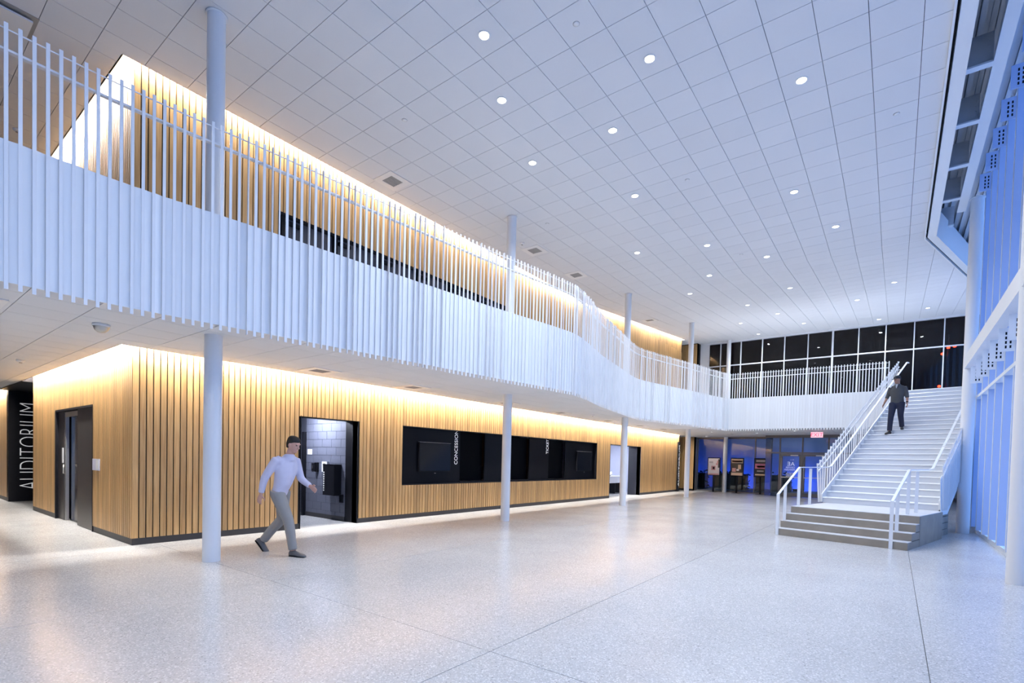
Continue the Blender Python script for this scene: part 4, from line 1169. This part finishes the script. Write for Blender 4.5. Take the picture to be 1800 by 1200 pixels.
def person(label, loc, rotz, J, mats, sleeve, headwear):
    skin, shirt_m, trouser_m, shoe_m, hair_m = mats
    o = thing('person', label, 'person', loc, rotz)
    V = lambda k: Vector(J[k])
    hy, tilt = J['head_yaw'], J['head_tilt']
    fx = Vector((math.cos(hy)*math.cos(tilt), math.sin(hy)*math.cos(tilt), -math.sin(tilt))); fy = Vector((-math.sin(hy), math.cos(hy), 0)); fz = fx.cross(fy)
    hc = V('head')
    HP = lambda x, y, z: hc+fx*x+fy*y+fz*z
    b = MB()
    # head
    ring_loft(b, [(HP(off, 0, z), fx*rx, fy*ry) for z, rx, ry, off in ((-.115,.022,.024,.055),(-.098,.048,.042,.036),(-.065,.074,.060,.016),(-.02,.089,.069,.004),(.02,.096,.074,-.003),(.06,.094,.073,-.008),(.09,.075,.060,-.010),(.108,.045,.038,-.012),(.116,.012,.010,-.012))], 20)
    limb(b, [HP(.085,0,.02), HP(.102,0,-.010), HP(.112,0,-.028), HP(.095,0,-.038)], [.009,.011,.014,.010], 10)      # nose
    blob(b, HP(.086,0,-.066), .012, .026, .011, fx, fy, fz)                                                           # mouth
    blob(b, HP(.086,0,.030), .014, .055, .010, fx, fy, fz)                                                            # brow
    for sg in (-1, 1): blob(b, HP(-.005, sg*.076, -.012), .022, .009, .034, fx, fy, fz)                               # ears
    limb(b, [V('neck')-Vector((0,0,.06)), V('neck'), HP(-.012,0,-.06)], [.062,.056,.054], 14)
    # trunk
    pe, ch, nk = V('pelvis'), V('chest'), V('neck')
    side = Vector((0,1,0)); sdn = (V('sh_l')-V('sh_r')).normalized(); hpn = (V('hip_l')-V('hip_r')).normalized()
    up = (ch-pe).normalized(); fwd = sdn.cross(up).normalized()
    def trunk(mb, g, lo, hi, belly=0.0):
        R = []
        for t, wd, dp, off in ((-.28,.150,.105,-.01),(-.12,.165,.115,-.012),(.10,.155,.110,.0),(.35,.150,.108+belly,.010),(.65,.165,.115+belly*.6,.012),(.90,.172,.118,.010),(1.08,.150,.105,.0),(1.22,.105,.082,-.005),(1.36,.070,.062,.0)):
            if lo <= t <= hi:
                c = pe+(ch-pe)*t if t <= 1.0 else ch+(nk-ch)*((t-1.0)/.36)*.92
                f = max(0, min(1, t)); sd = (hpn*(1-f)+sdn*f).normalized()
                R.append((c+fwd*off, sd*(wd+g), fwd*(dp+g)))
        ring_loft(mb, R, 24)
    trunk(b, -.012, -.28, 1.36)
    for sd in ('l', 'r'):
        limb(b, [V('sh_'+sd), V('el_'+sd), V('wr_'+sd)], [.052,.040,.026])
        d = (V('wr_'+sd)-V('el_'+sd)); s_ = 1 if sd == 'l' else -1
        hand(b, V('wr_'+sd), d, Vector(J['thumb_'+sd]), Vector((0, -s_, 0)) if abs(d.normalized().y) < .9 else Vector((1,0,0)), J.get('curl', .8))
        limb(b, [V('hip_'+sd), V('kn_'+sd), V('an_'+sd)], [.080,.055,.038])
    link('body', fuse(b, 'body', skin, .0075, 3), o)
    # eyes
    for sg in (-1, 1):
        e = MB(); blob(e, HP(.083, sg*.032, .010), .009, .013, .008, fx, fy, fz, 10, 6); part('eye', e, EYE, o, True)
    # shirt
    c = MB(); trunk(c, .014, -.12, 1.36, .02)
    for sd in ('l', 'r'):
        sh, el, wr = V('sh_'+sd), V('el_'+sd), V('wr_'+sd)
        if sleeve > 1: limb(c, [ch*.4+sh*.6, sh, el, el+(wr-el)*.92], [.070,.070,.058,.042])
        else: limb(c, [ch*.4+sh*.6, sh, sh+(el-sh)*.75, el+(wr-el)*.30], [.066,.066,.058,.052])
    limb(c, [nk-Vector((0,0,.09)), nk+Vector((0,0,.012))], [.090,.071], 16)
    rr = random.Random(1)
    so = link('shirt', fuse(c, 'shirt', shirt_m, .011, 14), o)
    # trousers
    c = MB(); trunk(c, .004, -.28, .35)
    for sd in ('l', 'r'):
        hp, kn, an = V('hip_'+sd), V('kn_'+sd), V('an_'+sd)
        limb(c, [hp+Vector((0,0,.04)), hp, hp*.5+kn*.5, kn, kn*.5+an*.5, an*.93+kn*.07+Vector((0,0,-.02))], [.105,.108,.095,.078,.070,.066])
    link('trousers', fuse(c, 'trousers', trouser_m, .012, 6), o)
    bl = MB(); f = .0
    for sd in ('l', 'r'):
        an = V('an_'+sd); toe = Vector(J['toe_'+sd]); d = (toe-an); d = Vector((d.x, d.y, d.z)).normalized(); ht = Vector(J.get('heel_up_'+sd, (0,0,1)))
        ht = (ht-d*ht.dot(d)).normalized(); sv = ht.cross(d)
        hb = an-ht*.055-d*.06
        s1 = MB(); ring_loft(s1, [(hb+d*t+ht*h, sv*wd, ht*hh) for t, wd, hh, h in ((-.012,.022,.025,.0),(.0,.034,.040,.012),(.05,.038,.048,.022),(.11,.040,.042,.014),(.18,.047,.032,.0),(.24,.044,.026,-.006),(.275,.030,.018,-.012),(.285,.012,.009,-.014))], 16)
        sh_ = part('shoe', s1, shoe_m, o, True)
        s2 = MB(); ring_loft(s2, [(hb+d*t-ht*.030, sv*wd, ht*.009) for t, wd in ((-.015,.020),(.0,.036),(.05,.040),(.11,.042),(.18,.049),(.24,.046),(.278,.030))], 16)
        part('sole', s2, BLACK, sh_, True)
    # hair / cap
    h = MB()
    if headwear == 'hair':
        ring_loft(h, [(HP(off,0,z), fx*rx, fy*ry) for z, rx, ry, off in ((-.070,.040,.052,-.056),(-.040,.056,.066,-.050),(-.005,.070,.080,-.042),(.035,.092,.084,-.022),(.065,.104,.083,-.008),(.095,.094,.074,-.010),(.118,.066,.054,-.012),(.130,.025,.022,-.014))], 20)
        link('hair', fuse(h, 'hair', hair_m, .008, 3), o)
    else:
        ring_loft(h, [(HP(off,0,z), fx*rx, fy*ry) for z, rx, ry, off in ((-.03,.062,.070,-.046),(.02,.080,.080,-.026),(.04,.105,.083,-.006),(.075,.103,.080,-.008),(.105,.080,.064,-.010),(.125,.040,.034,-.012),(.130,.012,.010,-.012))], 20)
        cp = link('cap', fuse(h, 'cap', hair_m, .008, 3), o)
        h = MB(); ring_loft(h, [(HP(.085,0,.046), fy*.066, fz*.006), (HP(.12,0,.044), fy*.066, fz*.006), (HP(.155,0,.036), fy*.050, fz*.005), (HP(.172,0,.031), fy*.022, fz*.003)], 18)
        part('brim', h, hair_m, cp, True)
    return o
EYE = mat('eye_dark', (.03, .025, .02), .2, var=.1)
SKIN1 = mat('skin_light', (.58, .33, .26), .55, var=.05, scale=12)
SKIN2 = mat('skin_tan', (.36, .19, .13), .55, var=.05, scale=12)
walk = dict(pelvis=(.02,0,.96), chest=(.12,0,1.34), neck=(.17,0,1.51), head=(.235,0,1.665), head_yaw=-.10, head_tilt=.30,
    sh_l=(.15,.175,1.43), sh_r=(.08,-.175,1.43), el_l=(.20,.235,1.15), el_r=(-.06,-.245,1.16), wr_l=(.40,.20,1.03), wr_r=(-.12,-.25,.92),
    hip_l=(.0,.09,.92), hip_r=(.04,-.09,.92), kn_l=(-.03,.10,.52), kn_r=(.24,-.10,.52), an_l=(-.37,.10,.17), an_r=(.33,-.10,.085),
    toe_l=(-.24,.11,.03), toe_r=(.50,-.12,.085), heel_up_l=(.75,0,.66), thumb_l=(.2,-.2,1), thumb_r=(1,0,0), curl=.8)
person('man in a pale lavender shirt and grey trousers striding past the slatted wall', (4.155, 7.80, 0), math.radians(-65.6), walk,
    (SKIN1, mat('shirt_lavender', (.62, .60, .74), .8, var=.06, scale=7, bump=.4), mat('trousers_grey', (.30, .285, .27), .8, var=.08, scale=7, bump=.4), mat('shoe_grey', (.11, .11, .115), .5, var=.1), mat('hair_dark', (.010, .008, .007), .6, var=.3, scale=40)), 2, 'hair').scale = (1.05, 1.05, 1.05)
down = dict(pelvis=(.0,0,1.02), chest=(.02,0,1.40), neck=(.02,0,1.565), head=(.045,-.01,1.71), head_yaw=-.55, head_tilt=.22,
    sh_l=(.01,.170,1.465), sh_r=(.03,-.170,1.465), el_l=(-.03,.240,1.20), el_r=(.01,-.250,1.20), wr_l=(.07,.27,.97), wr_r=(.11,-.31,.98),
    hip_l=(-.01,.095,.97), hip_r=(.02,-.095,.97), kn_l=(.06,.115,.60), kn_r=(.12,-.12,.53), an_l=(-.13,.12,.245), an_r=(.13,-.14,.10),
    toe_l=(.04,.16,.245), toe_r=(.32,-.18,.085), thumb_l=(1,-.2,0), thumb_r=(1,.2,0), curl=.7)
pb = S(7.06, .55, 2.69)
person('man in a dark cap, grey jacket and navy trousers walking down the white stair', tuple(pb), TH+math.pi, down,
    (SKIN2, mat('jacket_grey', (.060, .062, .068), .8, var=.10, scale=7, bump=.4), mat('trousers_navy', (.010, .014, .040), .8, var=.1, scale=7, bump=.4), mat('shoe_black', (.02, .02, .022), .5, var=.1), mat('cap_black', (.012, .012, .016), .7, var=.2)), 1, 'cap')
pm_ = [x for x in COL.objects if x.name.startswith('person')][-1]
m = MB(); ring_loft(m, [(Vector((.068,.268,.985)), Vector((1,0,.0))*.036, Vector((0,1,0))*.033), (Vector((.056,.265,1.012)), Vector((1,0,0))*.036, Vector((0,1,0))*.034)], 16); part('watch', m, BLACK, pm_, True)
m = MB(); fsh = [(Vector((.155,-.055,1.56)), Vector((.145,.055,1.56)), Vector((.165,.0,1.40)))]
m.add([Vector((.118,-.032,1.560)), Vector((.118,.032,1.560)), Vector((.166,.008,1.43)), Vector((.166,-.008,1.43)), Vector((.098,-.032,1.560)), Vector((.098,.032,1.560)), Vector((.145,.008,1.43)), Vector((.145,-.008,1.43))], [(0,1,2,3),(7,6,5,4),(0,4,5,1),(1,5,6,2),(2,6,7,3),(3,7,4,0)]); part('undershirt', m, mat('undershirt_grey', (.38, .39, .42), .8, var=.05), pm_)
